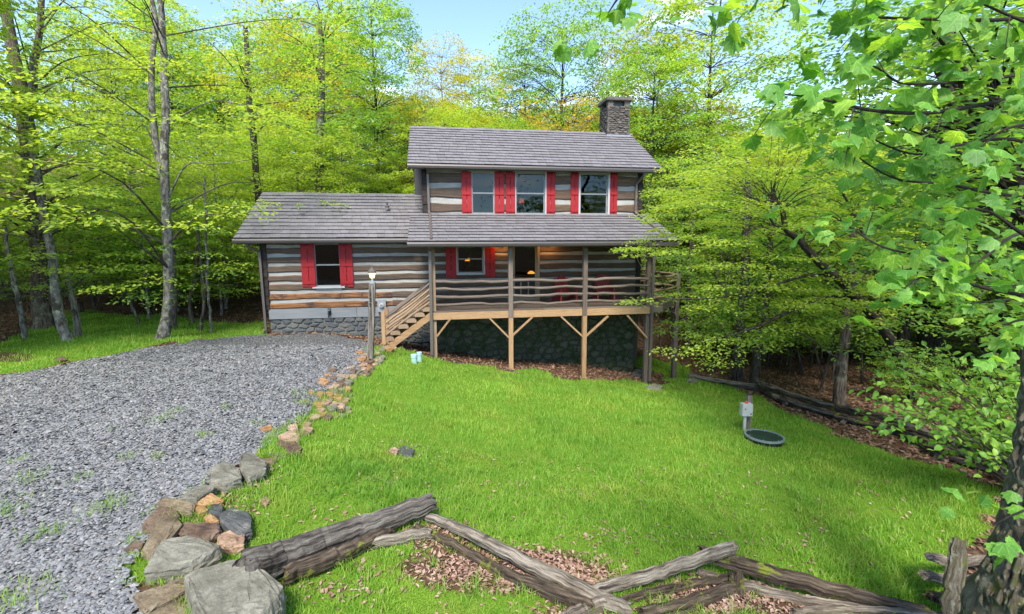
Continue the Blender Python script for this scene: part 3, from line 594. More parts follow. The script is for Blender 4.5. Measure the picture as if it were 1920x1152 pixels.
def window(o, lab=None, split=.5, w=.10):
    x0, x1, z0, z1 = o; f = MB()
    box(f, x0-w, x0, -.045, .06, z0-w*.6, z1+w*.6); box(f, x1, x1+w, -.045, .06, z0-w*.6, z1+w*.6)
    box(f, x0, x1, -.043, .06, z1, z1+w*.58); box(f, x0, x1, -.06, .06, z0-w*.58, z0)
    fr = f.obj('window', M['trim'], cabin, label=lab); zm = z0+(z1-z0)*split
    for a, b, yy in ((zm-.015, z1, .012), (z0, zm+.02, .035)):
        s = MB(); k = .042; box(s, x0+.004, x0+k, yy, yy+.03, a, b); box(s, x1-k, x1-.004, yy, yy+.03, a, b); box(s, x0+k, x1-k, yy+.001, yy+.029, a, a+k); box(s, x0+k, x1-k, yy+.001, yy+.029, b-k, b)
        s.obj('sash', M['screenbar'], fr); box(MB(), x0+k-.004, x1-k+.004, yy+.012, yy+.018, a+k-.004, b-k+.004).obj('pane', M['glass'], fr)
    return fr
window(OP['left']); window(OP['porch'])
for k in ('u1', 'u2', 'u3'): window(OP[k])
# the rails of the window on the porch: a curtain rod and a lamp inside are things of their own
def shutter(px0, px1, py0, py1, ztop=None):
    x0, z0 = hxz(px0, py1); x1, z1 = hxz(px1, py0)
    z0 = hxz((px0+px1)/2, py1)[1]
    if ztop: z1 = ztop
    hgt = z1-z0; s = link('shutter', None, cabin); s.location = (x0, 0, z0); wb = (x1-x0)/2; x1 -= x0; x0 = 0; z1 -= z0; z0 = 0
    for f_ in (.10, .5, .90): box(MB(), x0+.01, x1-.01, -.075, -.048, z0+hgt*f_-.05, z0+hgt*f_+.05).obj('batten', M['red'], s)
    for k in range(2):
        bb = MB(); a = x0+wb*k+(.0 if k == 0 else .011); c = x0+wb*(k+1)-(.011 if k == 0 else 0)
        box(bb, a, c, -.050, -.018, z0+(.0 if k else .02), z1); bb.obj('board', M['red'], s)
shutter(568, 589, 462, 538.5, zr(.12)); shutter(639.5, 660, 462, 537.5, zr(.12))
for a, b in ((866.5, 883.5), (927.5, 944.5), (948.5, 965.5), (1024, 1040.5), (1069.5, 1085), (1142, 1157.5)): shutter(a, b, 323, 403)
shutter(836.5, 855, 462, 522, zr(.03)); shutter(909.5, 928, 462, 521, zr(.03))
# rim board and foundation stones
for a, b in ((XL+.02, -2.52), (-2.51, .2)): box(MB(), a, b, -.02, .05, zr(-2.42), zr(-2.085)).obj('rim_board', M['rimboard'], cabin)
def clip(poly, n, c):                     # keep n.p <= c
    out = []
    for i in range(len(poly)):
        p, q = poly[i], poly[(i+1) % len(poly)]; dp, dq = p@n-c, q@n-c
        if dp <= 0: out.append(p)
        if dp*dq < 0: out.append(p+(q-p)*dp/(dp-dq))
    return out
def voronoi(x0, x1, z0f, z1, cw, ch, g, gap=.018):
    """irregular stone outlines filling x0..x1 between z0f(x) and z1"""
    zmin = min(z0f(x0), z0f(x1), z0f((x0+x1)/2)); pts = []
    nz = max(1, round((z1-zmin)/ch)); nx = max(1, round((x1-x0)/cw))
    for j in range(nz):
        for i in range(nx): pts.append((x0+(i+.5+(j % 2)*.5-.25+g.uniform(-.33, .33))*(x1-x0)/nx, zmin+(j+.5+g.uniform(-.33, .33))*(z1-zmin)/nz))
    pts = np.array(pts); ar = np.array([1/cw, 1/ch]); cells = []
    for i, p in enumerate(pts):
        if p[1] < z0f(p[0])-.12: continue
        poly = [np.array(q) for q in ((x0, zmin-.1), (x1, zmin-.1), (x1, z1), (x0, z1))]
        dd = (((pts-p)*ar)**2).sum(1); 
        for k in np.argsort(dd)[1:14]:
            q = pts[k]; n = (q-p)*ar*ar; mid = (p+q)/2; c = n@mid; poly = clip(poly, n, c-gap*np.linalg.norm(n))
            if len(poly) < 3: break
        if len(poly) >= 3: cells.append(np.array(poly))
    return cells
def stone_mesh(poly, depth, g, to3):
    c = poly.mean(0); n = len(poly); b = poly; r1 = c+(poly-c)*.93; r2 = c+(poly-c)*.62
    dd = depth*g.uniform(.7, 1.3)
    V = [to3(p, -.02) for p in b]+[to3(p, dd*.75+g.uniform(-.006, .006)) for p in r1]+[to3(p, dd+g.uniform(-.01, .01)) for p in r2]
    F = []
    for r in (0, n):
        for i in range(n): j = (i+1) % n; F.append((r+i, r+j, r+n+j, r+n+i))
    F.append(tuple(range(2*n, 3*n))); return MB().add(V, F)
g = np.random.default_rng(11)
box(MB(), XL+.06, .2, .05, .3, zr(-3.4), zr(-2.42)).obj('foundation', M['mortar'], cabin)
f1 = [o for o in cabin.children if o.name.startswith('foundation')][0]
for c in voronoi(XL+.03, .2, lambda x: gh(x, 0)-.05, zr(-2.425), .33, .17, g): stone_mesh(c, .045, g, lambda p, d: (p[0], .05-d, p[1])).obj('foundation_stone', M['stone'], f1)
f2 = box(MB(), .2, XR-.05, .05, .3, zr(-5.6), zr(-2.085)).obj('foundation', M['mortar_dark'], cabin, label='damp mossy stone foundation below the deck')
for c in voronoi(.2, XR-.05, lambda x: gh(x, 0)-.05, zr(-2.09), .37, .24, g): stone_mesh(c, .05, g, lambda p, d: (p[0], .05-d, p[1])).obj('foundation_stone', M['stone_moss'], f2)
mb = MB(); box(mb, XL+.06, XL+.3, .3, 4.9, zr(-3.4), zr(-2.085)); box(mb, XR-.3, XR-.05, .3, 5.2, zr(-5.8), zr(-2.085)); mb.obj('foundation', M['mortar_dark'], cabin)

# roofs: deck slab + courses of shingles
def roof(label, x0, x1, ye, ze, yr, zrg, expo, sw, nsingle, seed, back=True, mat=M['shingle']):
    """front slope from the eave (ye, ze) up to (yr, zrg)"""
    th = .09; L_ = math.hypot(yr-ye, zrg-ze); cy, sy = (yr-ye)/L_, (zrg-ze)/L_; nrm = np.array([0, -sy, cy]); up = np.array([0, cy, sy])
    mb = MB(); e = np.array([0, ye, ze]); r = np.array([0, yr, zrg])
    pr = [e-nrm*.015, r-nrm*.015, r-nrm*th, e-nrm*th]
    if back: eb = np.array([0, 2*yr-ye, ze]); pr = [e-nrm*.015, r-nrm*.015, eb+np.array([0, 0, -.015]), eb+np.array([0, 0, -.1]), r+np.array([0, 0, -th*1.2]), e-nrm*th]
    V = [(x, p[1], p[2]) for x in (x0+.02, x1-.02) for p in pr]; k = len(pr)
    mb.add(V, [tuple(range(k)), tuple(range(k, 2*k))[::-1]]+[(i, i+k, (i+1) % k+k, (i+1) % k) for i in range(k)])
    ro = mb.obj('roof', M['gutter'], cabin, label=label); gg = np.random.default_rng(seed)
    nc = int(round(L_/expo)); ex = L_/nc; count = 0; rest = MB(); shared = []
    for v in range(5):                        # five shingle shapes of unit width, shared
        w = sw*gg.uniform(.8, 1.15); bt = gg.uniform(.036, .046); m_ = MB()
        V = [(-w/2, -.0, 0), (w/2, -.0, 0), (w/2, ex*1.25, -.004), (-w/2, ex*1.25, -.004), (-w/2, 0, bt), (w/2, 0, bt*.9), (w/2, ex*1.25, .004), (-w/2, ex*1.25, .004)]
        m_.add(V, BF); shared.append((w, V, m_.mesh('shingle', mat))); me_ = shared[-1][2]; me_.materials.append(M['butt_shadow']); me_.polygons[2].material_index = 1
    rot = Matrix(((1, 0, 0), (0, cy, -sy), (0, sy, cy))).to_4x4()
    rows = []
    for j in range(nc):
        x = x0-.01-gg.random()*sw*.6; row = []
        while x < x1:
            w, V, me = shared[gg.integers(5)]; xc = x+w/2; x += w+.006
            if xc+w/2 < x0 or xc-w/2 > x1: continue
            s = ex*j+gg.normal(0, .003); p = np.array([xc, ye, ze])+up*s+nrm*(.012+gg.random()*.004)
            lo, hi = x0-.015-xc, x1+.015-xc; cutb = -w/2 < lo or w/2 > hi
            if cutb: V = [(min(max(q_[0], lo), hi), q_[1], q_[2]) for q_ in V]
            if V[1][0]-V[0][0] > .02: row.append((V, None if cutb else me, p, gg.normal(0, .002)))
        rows.append(row)
    for row in rows:
        for V, me, p, tz in row:
            if count < nsingle and me is not None:
                o = link('shingle', me, ro); o.matrix_local = Matrix.Translation(tuple(p))@rot@Matrix.Rotation(tz, 4, 'Z'); count += 1
            else:
                A = np.array(V)@np.array([[1, 0, 0], [0, cy, sy], [0, -sy, cy]]); rest.add(A+p, BF)
    # clip the sides: trim boards at the rakes; ridge caps
    if rest.n:
        q = rest.obj('shingle_courses', mat, ro); q['kind'] = 'stuff'; q.data.materials.append(M['butt_shadow']); mi = np.zeros(len(q.data.polygons), np.int32); mi[2::6] = 1; q.data.polygons.foreach_set('material_index', mi)
    for xx in (x0, x1):
        t = MB(); beam(t, (xx, ye-.01, ze-.06), (xx, yr, zrg-.06), .03, .16, up=nrm); 
        if back: beam(t, (xx, 2*yr-ye, ze-.06), (xx, yr, zrg-.062), .03, .16)
        t.obj('rake_board', M['gutter'], ro)
    if back:
        bs = MB(); nb = np.array([0, sy, cy]); 
        for j in range(nc):
            yy = yr+cy*(L_-ex*j); zz = ze+sy*ex*j; V = [(x0, yy, zz+.02), (x1, yy, zz+.02), (x1, yy-cy*ex, zz+sy*ex+.002), (x0, yy-cy*ex, zz+sy*ex+.002)]; bs.add(V, [(0, 1, 2, 3)])
        bs.obj('rear_slope', mat, ro)
        x = x0; rc = MB(); 
        while x < x1-.1:
            w = .22; 
            rc.add([(x, yr-.11, zrg-.055), (x+w, yr-.11, zrg-.05), (x+w, yr, zrg+.028), (x, yr, zrg+.040), (x+w, yr+.11, zrg-.05), (x, yr+.11, zrg-.055)], [(0, 1, 2, 3), (3, 2, 4, 5)]); x += w-.02
        q = rc.obj('ridge_caps', mat, ro); q['kind'] = 'stuff'
    return ro
r_up = roof('upper gable roof of grey shingles', -.61, 8.30, -.43, zr(2.68), 2.607, zr(4.56), .262, .30, 0, 3)
r_lo = roof('low shed roof of grey shingles over the deck', -.575, 7.98, -2.50, zr(.105), -.01, zr(1.085), .262, .30, 300, 4, back=False)
r_wi = roof('grey shingle gable roof of the left wing', -6.06, -.02, -.47, zr(.25), 2.46, zr(1.97), .262, .30, 0, 5)
bpy.context.view_layer.update()
# cheek under the left overlap of the shed roof
MB().add([(-.56, -.45, zr(.2)), (-.56, 0, zr(.45)), (-.56, 0, zr(1.0)), (-.56, -.45, zr(.82)), (-.53, -.45, zr(.2)), (-.53, 0, zr(.45)), (-.53, 0, zr(1.0)), (-.53, -.45, zr(.82))], BF).obj('cheek_board', M['dark_siding'], cabin)
box(MB(), -.55, -.02, -.02, .03, zr(.4), zr(1.04)).obj('cheek_board', M['dark_siding'], cabin)
# soffits and fascias
for x0, x1, ye, ze in ((-.60, 8.29, -.43, 2.60), (-.57, 7.97, -2.50, .03), (-6.05, -.6, -.47, .17)):
    box(MB(), x0, x1, ye+.0, ye+.03, zr(ze-.075), zr(ze+.04)).obj('fascia', M['trim'] if False else M['gutter'], cabin)
def gutter(x0, x1, y, z):
    mb = MB(); pr = [(0, 0), (-.015, .07), (-.0, .12), (.015, .12), (.01, .03), (.09, .03), (.09, .12), (.105, .12), (.105, 0)]
    V = [(x, y-.105+a, z+b) for x in (x0, x1) for a, b in pr]; k = len(pr)
    mb.add(V, [tuple(range(k)), tuple(range(k, 2*k))[::-1]]+[(i, i+k, (i+1) % k+k, (i+1) % k) for i in range(k)]); return mb.obj('gutter', M['gutter'], cabin)
gutter(-.62, 8.32, -.435, zr(2.545)); gutter(-.60, 6.9, -2.505, zr(-.015)); gutter(-6.08, -.6, -.475, zr(.125))
box(MB(), XL, XR, -.02, .1, zr(.42), zr(.5)).obj('wall_plate', M['log_end'], cabin)
def spout(pts, w=.075, d=.06, foot=True):
    mb = MB(); P = [np.array(p) for p in pts]
    for a, b in zip(P[:-1], P[1:]): beam(mb, a, b, w, d, up=(0, 1, 0) if abs((b-a)[0])+abs((b-a)[2]) > abs((b-a)[1]) else (0, 0, 1))
    s = mb.obj('downspout', M['spout'], cabin)
    if foot: e = P[-1]; k = MB(); beam(k, e+np.array([0, .01, .02]), e+np.array([.02, -.16, -.05]), w*1.15, d*1.4); k.obj('spout_foot', M['black'], s)
    return s
x0 = -.02
spout([(.02, -.45, zr(2.56)), (.02, -.10, zr(2.42)), (.03, -.085, zr(1.16)), (.06, -.18, zr(1.09)), (.09, -2.42, zr(.20))], foot=False)
spout([(7.62, -.45, zr(2.56)), (7.62, -.42, zr(2.44)), (7.50, -.09, zr(2.20)), (7.48, -.09, zr(1.20)), (7.52, -.20, zr(1.10)), (7.62, -2.0, zr(.36))], foot=False)
spout([(.04, -2.50, zr(.01)), (.04, -2.19, zr(-.14)), (.02, -2.19, gh(.04, -2.2)+.07)], w=.085)
spout([(-5.75, -.47, zr(.14)), (-5.70, -.40, zr(.0)), (-5.46, -.12, zr(-.16)), (-5.44, -.10, gh(-5.4, -.1)+.06)])
spout([(7.20, -2.50, zr(.01)), (7.24, -2.22, zr(-.14)), (7.24, -2.19, gh(7.2, -2.2)+.08)], w=.085)
for (px, py, yy, sl_, rf) in ((886, 262, 1.86, .627, r_up), (726, 388, 1.1, .589, r_wi)):
    X_, z_ = hxz(px, py, yy); mb = lathe(MB(), [(.08, -.03), (.08, .02), (.035, .06), (.035, .17), (.0, .17)], 10, (X_, yy, z_)); mb.obj('vent_pipe', M['gutter'], rf)

# chimney
cx0, _ = hxz(1139.5, 220, 2.25); cx1, _ = hxz(1181.5, 220, 2.25); cz = hxz(1160, 181, 2.25)[1]; cy0 = 2.25
yb = next(y for y in np.linspace(cy0, 5, 200) if hxz(1124, 225, y)[0] > cx0)
zb = zr(4.0); zt = cz-.16
ch = box(MB(), cx0+.05, cx1-.05, cy0+.05, yb-.05, zb, zt-.2).obj('chimney', M['mortar'], cabin)
for face in range(4):
    W_ = (cx1-cx0) if face % 2 == 0 else (yb-cy0)
    for c in voronoi(0, W_, lambda x: zb, zt-.2, .24, .085, g, .006):
        to3 = [lambda p, d: (cx0+p[0], cy0+.05-d, p[1]), lambda p, d: (cx0+.05-d, yb-p[0], p[1]), lambda p, d: (cx1-p[0], yb-.05+d, p[1]), lambda p, d: (cx1-.05+d, cy0+p[0], p[1])][face]
        stone_mesh(c, .05, g, to3).obj('chimney_stone', M['chim_stone'], ch)
box(MB(), cx0+.15, cx1-.15, cy0+.15, yb-.15, zt-.2, zt).obj('flue', M['black'], ch)
for a, b in ((cx0+.02, cy0+.02), (cx1-.24, cy0+.02), (cx0+.02, yb-.24), (cx1-.24, yb-.24)):
    for k in range(3):
        w = .10+.02*g.random(); box(MB(), a, a+2*w, b, b+2*w, zt-.2+k*.067, zt-.2+(k+1)*.067-.004).obj('cap_stone', M['chim_stone'], ch)
V = []
hull = [(x, y, z) for x in (cx0-.07, cx1+.07) for y in (cy0-.07, yb+.07) for z in (zt, zt+.13)]
link('chimney_cap', hull_mesh('chimney_cap', hull, M['chim_cap'], .012, 2, .006), ch)
box(MB(), cx0-.03, cx1+.03, cy0-.012, cy0+.02, hxz(1160, 258, 2.25)[1]-.03, hxz(1160, 253, 2.25)[1]).obj('flashing', M['metal_grey'], ch)

# deck: planks, rim beam, posts, braces, rails
DZ_ = zr(-2.01); PX_ = [.12, 2.5157, 4.9458, 7.1732]; YD = -2.08
p4 = to_house(*at(1268, 575, 17.9)[:2]); P4 = (p4[0], p4[1])
deck = box(MB(), .02, XR, YD+.03, -.03, DZ_-.24, DZ_-.042).obj('deck_frame', M['wood_grey'], cabin)
k = 0; y = YD-.03
while y < -.16:
    for a, b in ((.0, 3.6+.4*(k % 3)), (3.606+.4*(k % 3), 7.30)):
        box(MB(), a, b, y, y+.134, DZ_-.04, DZ_+.002*(k % 2)).obj('deck_plank', M['wood_grey'], deck)
    y += .14; k += 1
x = 7.31
while x < P4[0]+.1:
    f_ = (x-7.17)/(P4[0]-7.17); ys = YD+(P4[1]-YD)*min(max(f_, 0), 1)
    box(MB(), x, x+.134, ys, 5.0, DZ_-.04, DZ_).obj('deck_plank', M['wood_grey'], deck); x += .14
for a, b in ((.02, 4.95), (4.953, 7.28)): box(MB(), a, b, YD-.03, YD+.02, DZ_-.27, DZ_-.045).obj('rim_beam', M['wood_new'], cabin)
mb = MB(); beam(mb, (7.29, YD, DZ_-.16), (P4[0], P4[1], DZ_-.16), .05, .22); beam(mb, (P4[0], P4[1], DZ_-.16), (P4[0], 5, DZ_-.16), .05, .22); mb.obj('rim_beam', M['wood_grey'], cabin)
def logbar(a, b, r, mat, name='rail', parent=cabin, seed=0, sides=8, wob=.02, taper=.9, n=None):
    a = np.array(a, float); b = np.array(b, float); g_ = np.random.default_rng(seed+int(abs(a[0]*100))); n = n or max(5, int(np.linalg.norm(b-a)/.25))
    t = np.linspace(0, 1, n)[:, None]; P = a*(1-t)+b*t; P[1:-1] += g_.normal(0, wob*.5, (n-2, 3))
    P += np.array([0, 0, 1])*(np.sin(t*math.pi*g_.uniform(1, 2.5)+g_.random()*3)*wob)
    rr = r*np.linspace(1, taper, n)*(1+g_.normal(0, .05, n)); return tube(MB(), P, rr, sides, True, .05, g_).obj(name, mat, parent, smooth=True)
for i, X_ in enumerate(PX_):
    zt_ = zr(.02); zg = gh(X_, YD)-.2; yy = YD+.09
    if i == 0 or i == 3: box(MB(), X_-.065, X_+.065, yy-.06, yy+.07, zg, zt_).obj('post', M['wood_grey'] if i == 3 else M['wood_tan'], cabin)
    else:
        box(MB(), X_-.07, X_+.07, YD-.105, YD+.03, DZ_-.27-.0, zt_).obj('post', M['wood_grey'], cabin)
        box(MB(), X_-.07, X_+.07, YD-.10, YD+.03, zg, DZ_-.272).obj('post', M['wood_new'], cabin, label='pale lower length of a deck post')
for a, b, yy in (((819, 631), (846, 597), YD+.0), ((955, 634), (917, 597), YD-.03), ((960, 630), (998, 596), YD-.03), ((1093, 632), (1052, 595), YD-.03), ((1098, 631), (1140, 594), YD-.03), ((1213, 634), (1176, 593), YD)):
    A = hxz(*a, yy); B = hxz(*b, yy); mb = MB(); beam(mb, (A[0], yy, A[1]), (B[0], yy, B[1]+.02), .05, .085, up=(0, 1, 0)); mb.obj('brace', M['wood_new'], cabin)
zg4 = gh(*P4)-.2; box(MB(), P4[0]-.08, P4[0]+.08, P4[1]-.08, P4[1]+.08, zg4, DZ_+1.0).obj('post', M['wood_grey'], cabin)
pb = to_house(*at(1190, 683, 19.6)[:2])
for q in ((pb[0], pb[1]), (P4[0], 4.9), (7.9, 4.9)): box(MB(), q[0]-.07, q[0]+.07, q[1]-.07, q[1]+.07, gh(*q)-.2, DZ_-.05).obj('post', M['wood_grey'], cabin)
for (a, b) in (((P4[0], P4[1], DZ_-.85), (P4[0]-.55, P4[1]-.75, DZ_-.24)), ((P4[0], P4[1], DZ_-.85), (P4[0], P4[1]+.75, DZ_-.24)), ((7.2, YD+.1, DZ_-.85), (7.2+.3, YD+.75, DZ_-.24)), ((7.2, YD+.1, DZ_-.85), (7.2, YD+.85, DZ_-.24)), ((pb[0], pb[1], DZ_-.85), (pb[0], pb[1]-.7, DZ_-.24)), ((pb[0], pb[1], DZ_-.85), (pb[0]+.6, pb[1], DZ_-.24))):
    mb = MB(); beam(mb, a, b, .05, .085); mb.obj('brace', M['wood_grey'], cabin)
for i in range(3):
    for j, zz in enumerate((.90, .665, .425, .185)):
        r_ = (.052, .047, .05, .045)[j]; logbar((PX_[i]+.07, YD-.01, DZ_+zz), (PX_[i+1]-.06, YD-.01, DZ_+zz), r_, M['wood_grey'], 'rail', cabin, i*10+j)
for (a, b) in (((7.24, YD+.05), P4), (P4, (P4[0], 2.5)), ((P4[0], 2.5), (P4[0], 4.9))):
    for j, zz in enumerate((.90, .665, .425, .185)):
        mt = M['wood_tan']; logbar((a[0], a[1], DZ_+zz), (b[0], b[1], DZ_+zz), .045, mt, 'rail', cabin, 77+j)
# staircase down to the gravel
st_ = MB(); YS0, YS1 = YD, YD+1.0
A = hxz(731, 651, YS0); B = hxz(812, 589, YS0)
beam(st_, (A[0]-.03, YS0, A[1]+.0), (B[0], YS0, B[1]), .05, .19, up=(0, 1, 0) if False else (0, 0, 1)); stairs = st_.obj('staircase', M['wood_new'], cabin)
s2 = MB(); beam(s2, (A[0]-.03, YS1, A[1]), (B[0], YS1, B[1]), .05, .19); s2.obj('stringer', M['wood_new'], stairs)
for i, (px, py) in enumerate([(729.6, 637), (741.5, 626), (756.7, 614), (771.7, 603), (787, 592), (802, 582)]):
    X_, z_ = hxz(px, py-1, YS0-.03); prof = [(-.15, -.055), (.15, -.055), (.15, .01), (.11, .06), (.04, .075), (-.05, .075), (-.12, .055), (-.15, .01)]
    V = [(X_+a, yy, z_+b) for yy in (YS0-.05, YS1+.03) for a, b in prof]; k = 8
    MB().add(V, [tuple(range(k)), tuple(range(k, 2*k))[::-1]]+[(q, q+k, (q+1) % k+k, (q+1) % k) for q in range(k)]).obj('tread', M['wood_tan'], stairs)
for yy in (YS0-.03, YS1):
    A = hxz(720.5, 647, YS0); bt = hxz(720.5, 585, YS0); box(MB(), A[0]-.055, A[0]+.055, yy-.055, yy+.055, A[1]-.25, bt[1]).obj('stair_post', M['wood_new'], stairs)
    for j, (a, b) in enumerate((((723, 596.5), (808, 530)), ((723, 607), (809, 540.5)), ((724, 617.5), (809, 552)), ((724, 629), (809, 563.5)))):
        A2 = hxz(*a, YS0); B2 = hxz(*b, YS0); logbar((A2[0], yy+.02, A2[1]), (B2[0], yy+.02, B2[1]), .048 if j == 0 else .042, M['wood_grey'] if j == 0 else M['wood_tan'], 'stair_rail', stairs, 200+j)
# screen door in its tan frame
o = OP['door']; d_ = MB(); box(d_, o[0]-.09, o[0], -.05, .10, o[2], o[3]+.1); box(d_, o[1], o[1]+.09, -.05, .10, o[2], o[3]+.1); box(d_, o[0], o[1], -.048, .10, o[3], o[3]+.1)
door = d_.obj('door', M['frame_tan'], cabin, label='tan framed screen door with spindles in its lower half')
zm = hxz(985, 523.5)[1]; d_ = MB(); box(d_, o[0]+.005, o[0]+.07, -.015, .02, o[2]+.02, o[3]); box(d_, o[1]-.07, o[1]-.005, -.015, .02, o[2]+.02, o[3]); box(d_, o[0]+.07, o[1]-.07, -.014, .019, zm-.05, zm+.05); box(d_, o[0]+.07, o[1]-.07, -.014, .019, o[2]+.02, o[2]+.16)
d_.obj('screen_frame', M['frame_tan'], door)
for f_ in (.33, .64): X_ = o[0]+(o[1]-o[0])*f_; box(MB(), X_-.022, X_+.022, -.012, .014, o[2]+.16, zm-.05).obj('spindle', M['frame_tan'], door)
box(MB(), o[0]+.06, o[1]-.06, .018, .022, zm, o[3]).obj('screen_pane', M['glass'], door)
box(MB(), o[0]+.06, o[1]-.06, .018, .022, o[2]+.1, zm).obj('screen_mesh', M['mesh_dark'], door)
lathe(MB(), [(.03, -.02), (.035, 0), (.02, .03), (0, .03)], 8, (o[0]+.035, -.03, zm+.15)).obj('handle', M['black'], door)

# ------------------------------------------------------------------ things at the cabin
def W(X, Y, z): return tuple(to_w(X, Y, z))
def wall_lantern(X, z, lab):
    t = thing('wall_lantern', lab, 'wall lamp', W(X, -.03, z-.1), ALPHA, 'lanterns on the porch wall')
    box(MB(), -.05, .05, -.03, 0, 0, .16).obj('backplate', M['black'], t)
    lathe(MB(), [(.045, 0), (.06, .12), (0, .12)], 6, (0, -.11, .02)).obj('lamp_glass', M['glow'], t)
    mb = lathe(MB(), [(.075, .0), (.02, .07), (0, .08)], 6, (0, -.11, .142)); beam(mb, (0, -.02, .17), (0, -.11, .2), .015, .015); mb.obj('cap', M['black'], t)
    ld = bpy.data.lights.new('wall_lantern_light', 'POINT'); ld.energy = 3.0; ld.color = (1, .42, .13); ld.shadow_soft_size = .05
    lo = bpy.data.objects.new('bulb', ld); COL.objects.link(lo); lo.parent = t; lo.location = (0, -.24, .06)
wall_lantern(hxz(940, 470)[0], zr(.03), 'lit wall lantern on the logs left of the cabin door, tucked under the deck roof')
wall_lantern(hxz(1027, 470)[0], zr(.03), 'lit wall lantern on the logs right of the cabin door, tucked under the deck roof')
def indoor_lamp(px, py, Y, lab):
    X_, z_ = hxz(px, py, Y); t = thing('hanging_lamp', lab, 'lamp', W(X_, Y, z_-.15), ALPHA)
    lathe(MB(), [(.15, 0), (.13, .05), (.05, .10), (0, .11)], 14, (0, 0, .10)).obj('lamp_shade', M['lampglow'], t)
    mb = MB(); tube(mb, [(0, 0, .24), (0, 0, min(1.0, zr(.86)-z_+.1))], .012, 6); mb.obj('cord', M['black'], t)
indoor_lamp(879, 487, 1.6, 'glowing orange lamp seen through the small window on the deck')
indoor_lamp(996, 511, 1.3, 'glowing orange lamp seen inside through the open door screen')
def indoor_red(px, py, Y):
    X_, z_ = hxz(px, py, Y); t = thing('table_lamp', 'small reddish lamp glowing behind the middle upstairs window', 'lamp', W(X_, Y, z_-.2), ALPHA)
    lathe(MB(), [(.10, .0), (.07, .16), (0, .16)], 10, (0, 0, .18)).obj('lamp_shade', plain('dim_red_shade', (.3, .08, .05), .5, 0, (1, .12, .05), .5), t)
    lathe(MB(), [(.07, 0), (.02, .05), (.02, .18), (0, .18)], 8).obj('lamp_base', M['black'], t)
indoor_red(978, 380, .7)
# electricity meter
X_, z_ = hxz(716, 574, -.1); t = thing('electricity_meter', 'grey electricity meter box with round dial on the rim board left of the stairs', 'electric meter', W(X_, -.03, gh(X_, -.1)), ALPHA)
zl = z_-gh(X_, -.1)
box(MB(), -.14, .14, -.12, 0, zl-.2, zl+.2).obj('meter_box', M['metal_grey'], t)
mb = lathe(MB(), [(.085, 0), (.085, .03), (.075, .07), (0, .08)], 18); V = mb.V[0]; mb.V = [np.stack([v[:, 0], -v[:, 2]-.12, v[:, 1]+zl+.02], -1) for v in mb.V]; mb.obj('dial', M['trim'], t)
mb = lathe(MB(), [(.06, .081), (.06, .085), (0, .085)], 16); mb.V = [np.stack([v[:, 0], -v[:, 2]-.12, v[:, 1]+zl+.02], -1) for v in mb.V]; mb.obj('dial_face', M['screenbar'], t)
box(MB(), -.03, .03, -.208, -.204, zl+.01, zl+.03).obj('dial_window', M['black'], t)
tube(MB(), [(0, -.06, -.1), (0, -.06, zl-.2)], .03, 10).obj('conduit', M['metal_grey'], t, smooth=True)
# small black fixture
X_, z_ = hxz(617.5, 588, -.05); t = thing('outdoor_tap', 'small black outdoor tap mounted on the grey rim board below the left window', 'tap', W(X_, -.03, z_-.15), ALPHA)
box(MB(), -.05, .05, -.03, 0, .10, .32).obj('mounting_plate', M['black'], t); tube(MB(), [(0, -.02, .24), (0, -.10, .24), (0, -.13, .20), (0, -.13, .02)], .022, 8).obj('spigot', M['black'], t); box(MB(), -.045, .045, -.115, -.085, .262, .285).obj('handle', M['metal_grey'], t)
# red slatted chairs on the deck
def deck_chair(px, lab, yaw):
    X_, _ = hxz(px, 560, -1.0); t = thing('slatted_chair', lab, 'chair', W(X_, -.75, DZ_), ALPHA+yaw, 'red slatted chairs on the deck')
    for i in range(5):
        hgt = [.84, .92, .95, .92, .84][i]; mb = MB(); x = (i-2)*.105; beam(mb, (x*.85, .16, .30), (x*1.1, .42, hgt), .09, .022, up=(0, 1, .3)); mb.obj('back_slat', M['red_chair'], t)
    for i in range(5): box(MB(), -.27, .27, -.38+i*.11, -.29+i*.11, .38-.02*i, .402-.02*i).obj('seat_slat', M['red_chair'], t)
    for s in (-1, 1):
        box(MB(), s*.33-.065, s*.33+.065, -.42, .30, .56, .585).obj('arm', M['red_chair'], t); box(MB(), s*.29-.02, s*.29+.02, -.38, -.29, 0, .56).obj('leg', M['red_chair'], t)
        mb = MB(); beam(mb, (s*.28, -.34, .36), (s*.28, .50, .04), .03, .11); mb.obj('leg', M['red_chair'], t)
    box(MB(), -.30, .30, .24, .27, .36, .44).obj('back_rail', M['red_chair'], t)
deck_chair(1063, 'red slatted chair on the deck nearer to the door', .12); deck_chair(1137, 'red slatted chair on the deck nearer to the right end', -.15)

# ------------------------------------------------------------------ lamp post, pipes, control box, lid
p = at(694, 667, 11.7); zb = float(gzz(p[0], p[1])); top = at(700.5, 532, 11.75)
lp_ = thing('lamp_post', 'weathered grey wooden lamp post numbered 129 with a small lit lantern, beside the stairs', 'lamp post', (p[0], p[1], zb-.1), .10)
hh = top[2]-zb+.1; lean = (top[0]-p[0])*.9
V = []; n = 12; g = np.random.default_rng(5); post = MB()
for i in range(n+1):
    t_ = i/n; j = g.normal(0, .003, 8); w = .073
    V += [(lean*t_-w+j[0], -w+j[1], hh*t_), (lean*t_+w+j[2], -w+j[3], hh*t_), (lean*t_+w+j[4], w, hh*t_), (lean*t_-w+j[5], w, hh*t_)]
post.add(V, [(i*4+a, i*4+(a+1) % 4, i*4+4+(a+1) % 4, i*4+4+a) for i in range(n) for a in range(4)]+[(3, 2, 1, 0), (n*4, n*4+1, n*4+2, n*4+3)])
post.obj('post', M['postwood'], lp_)
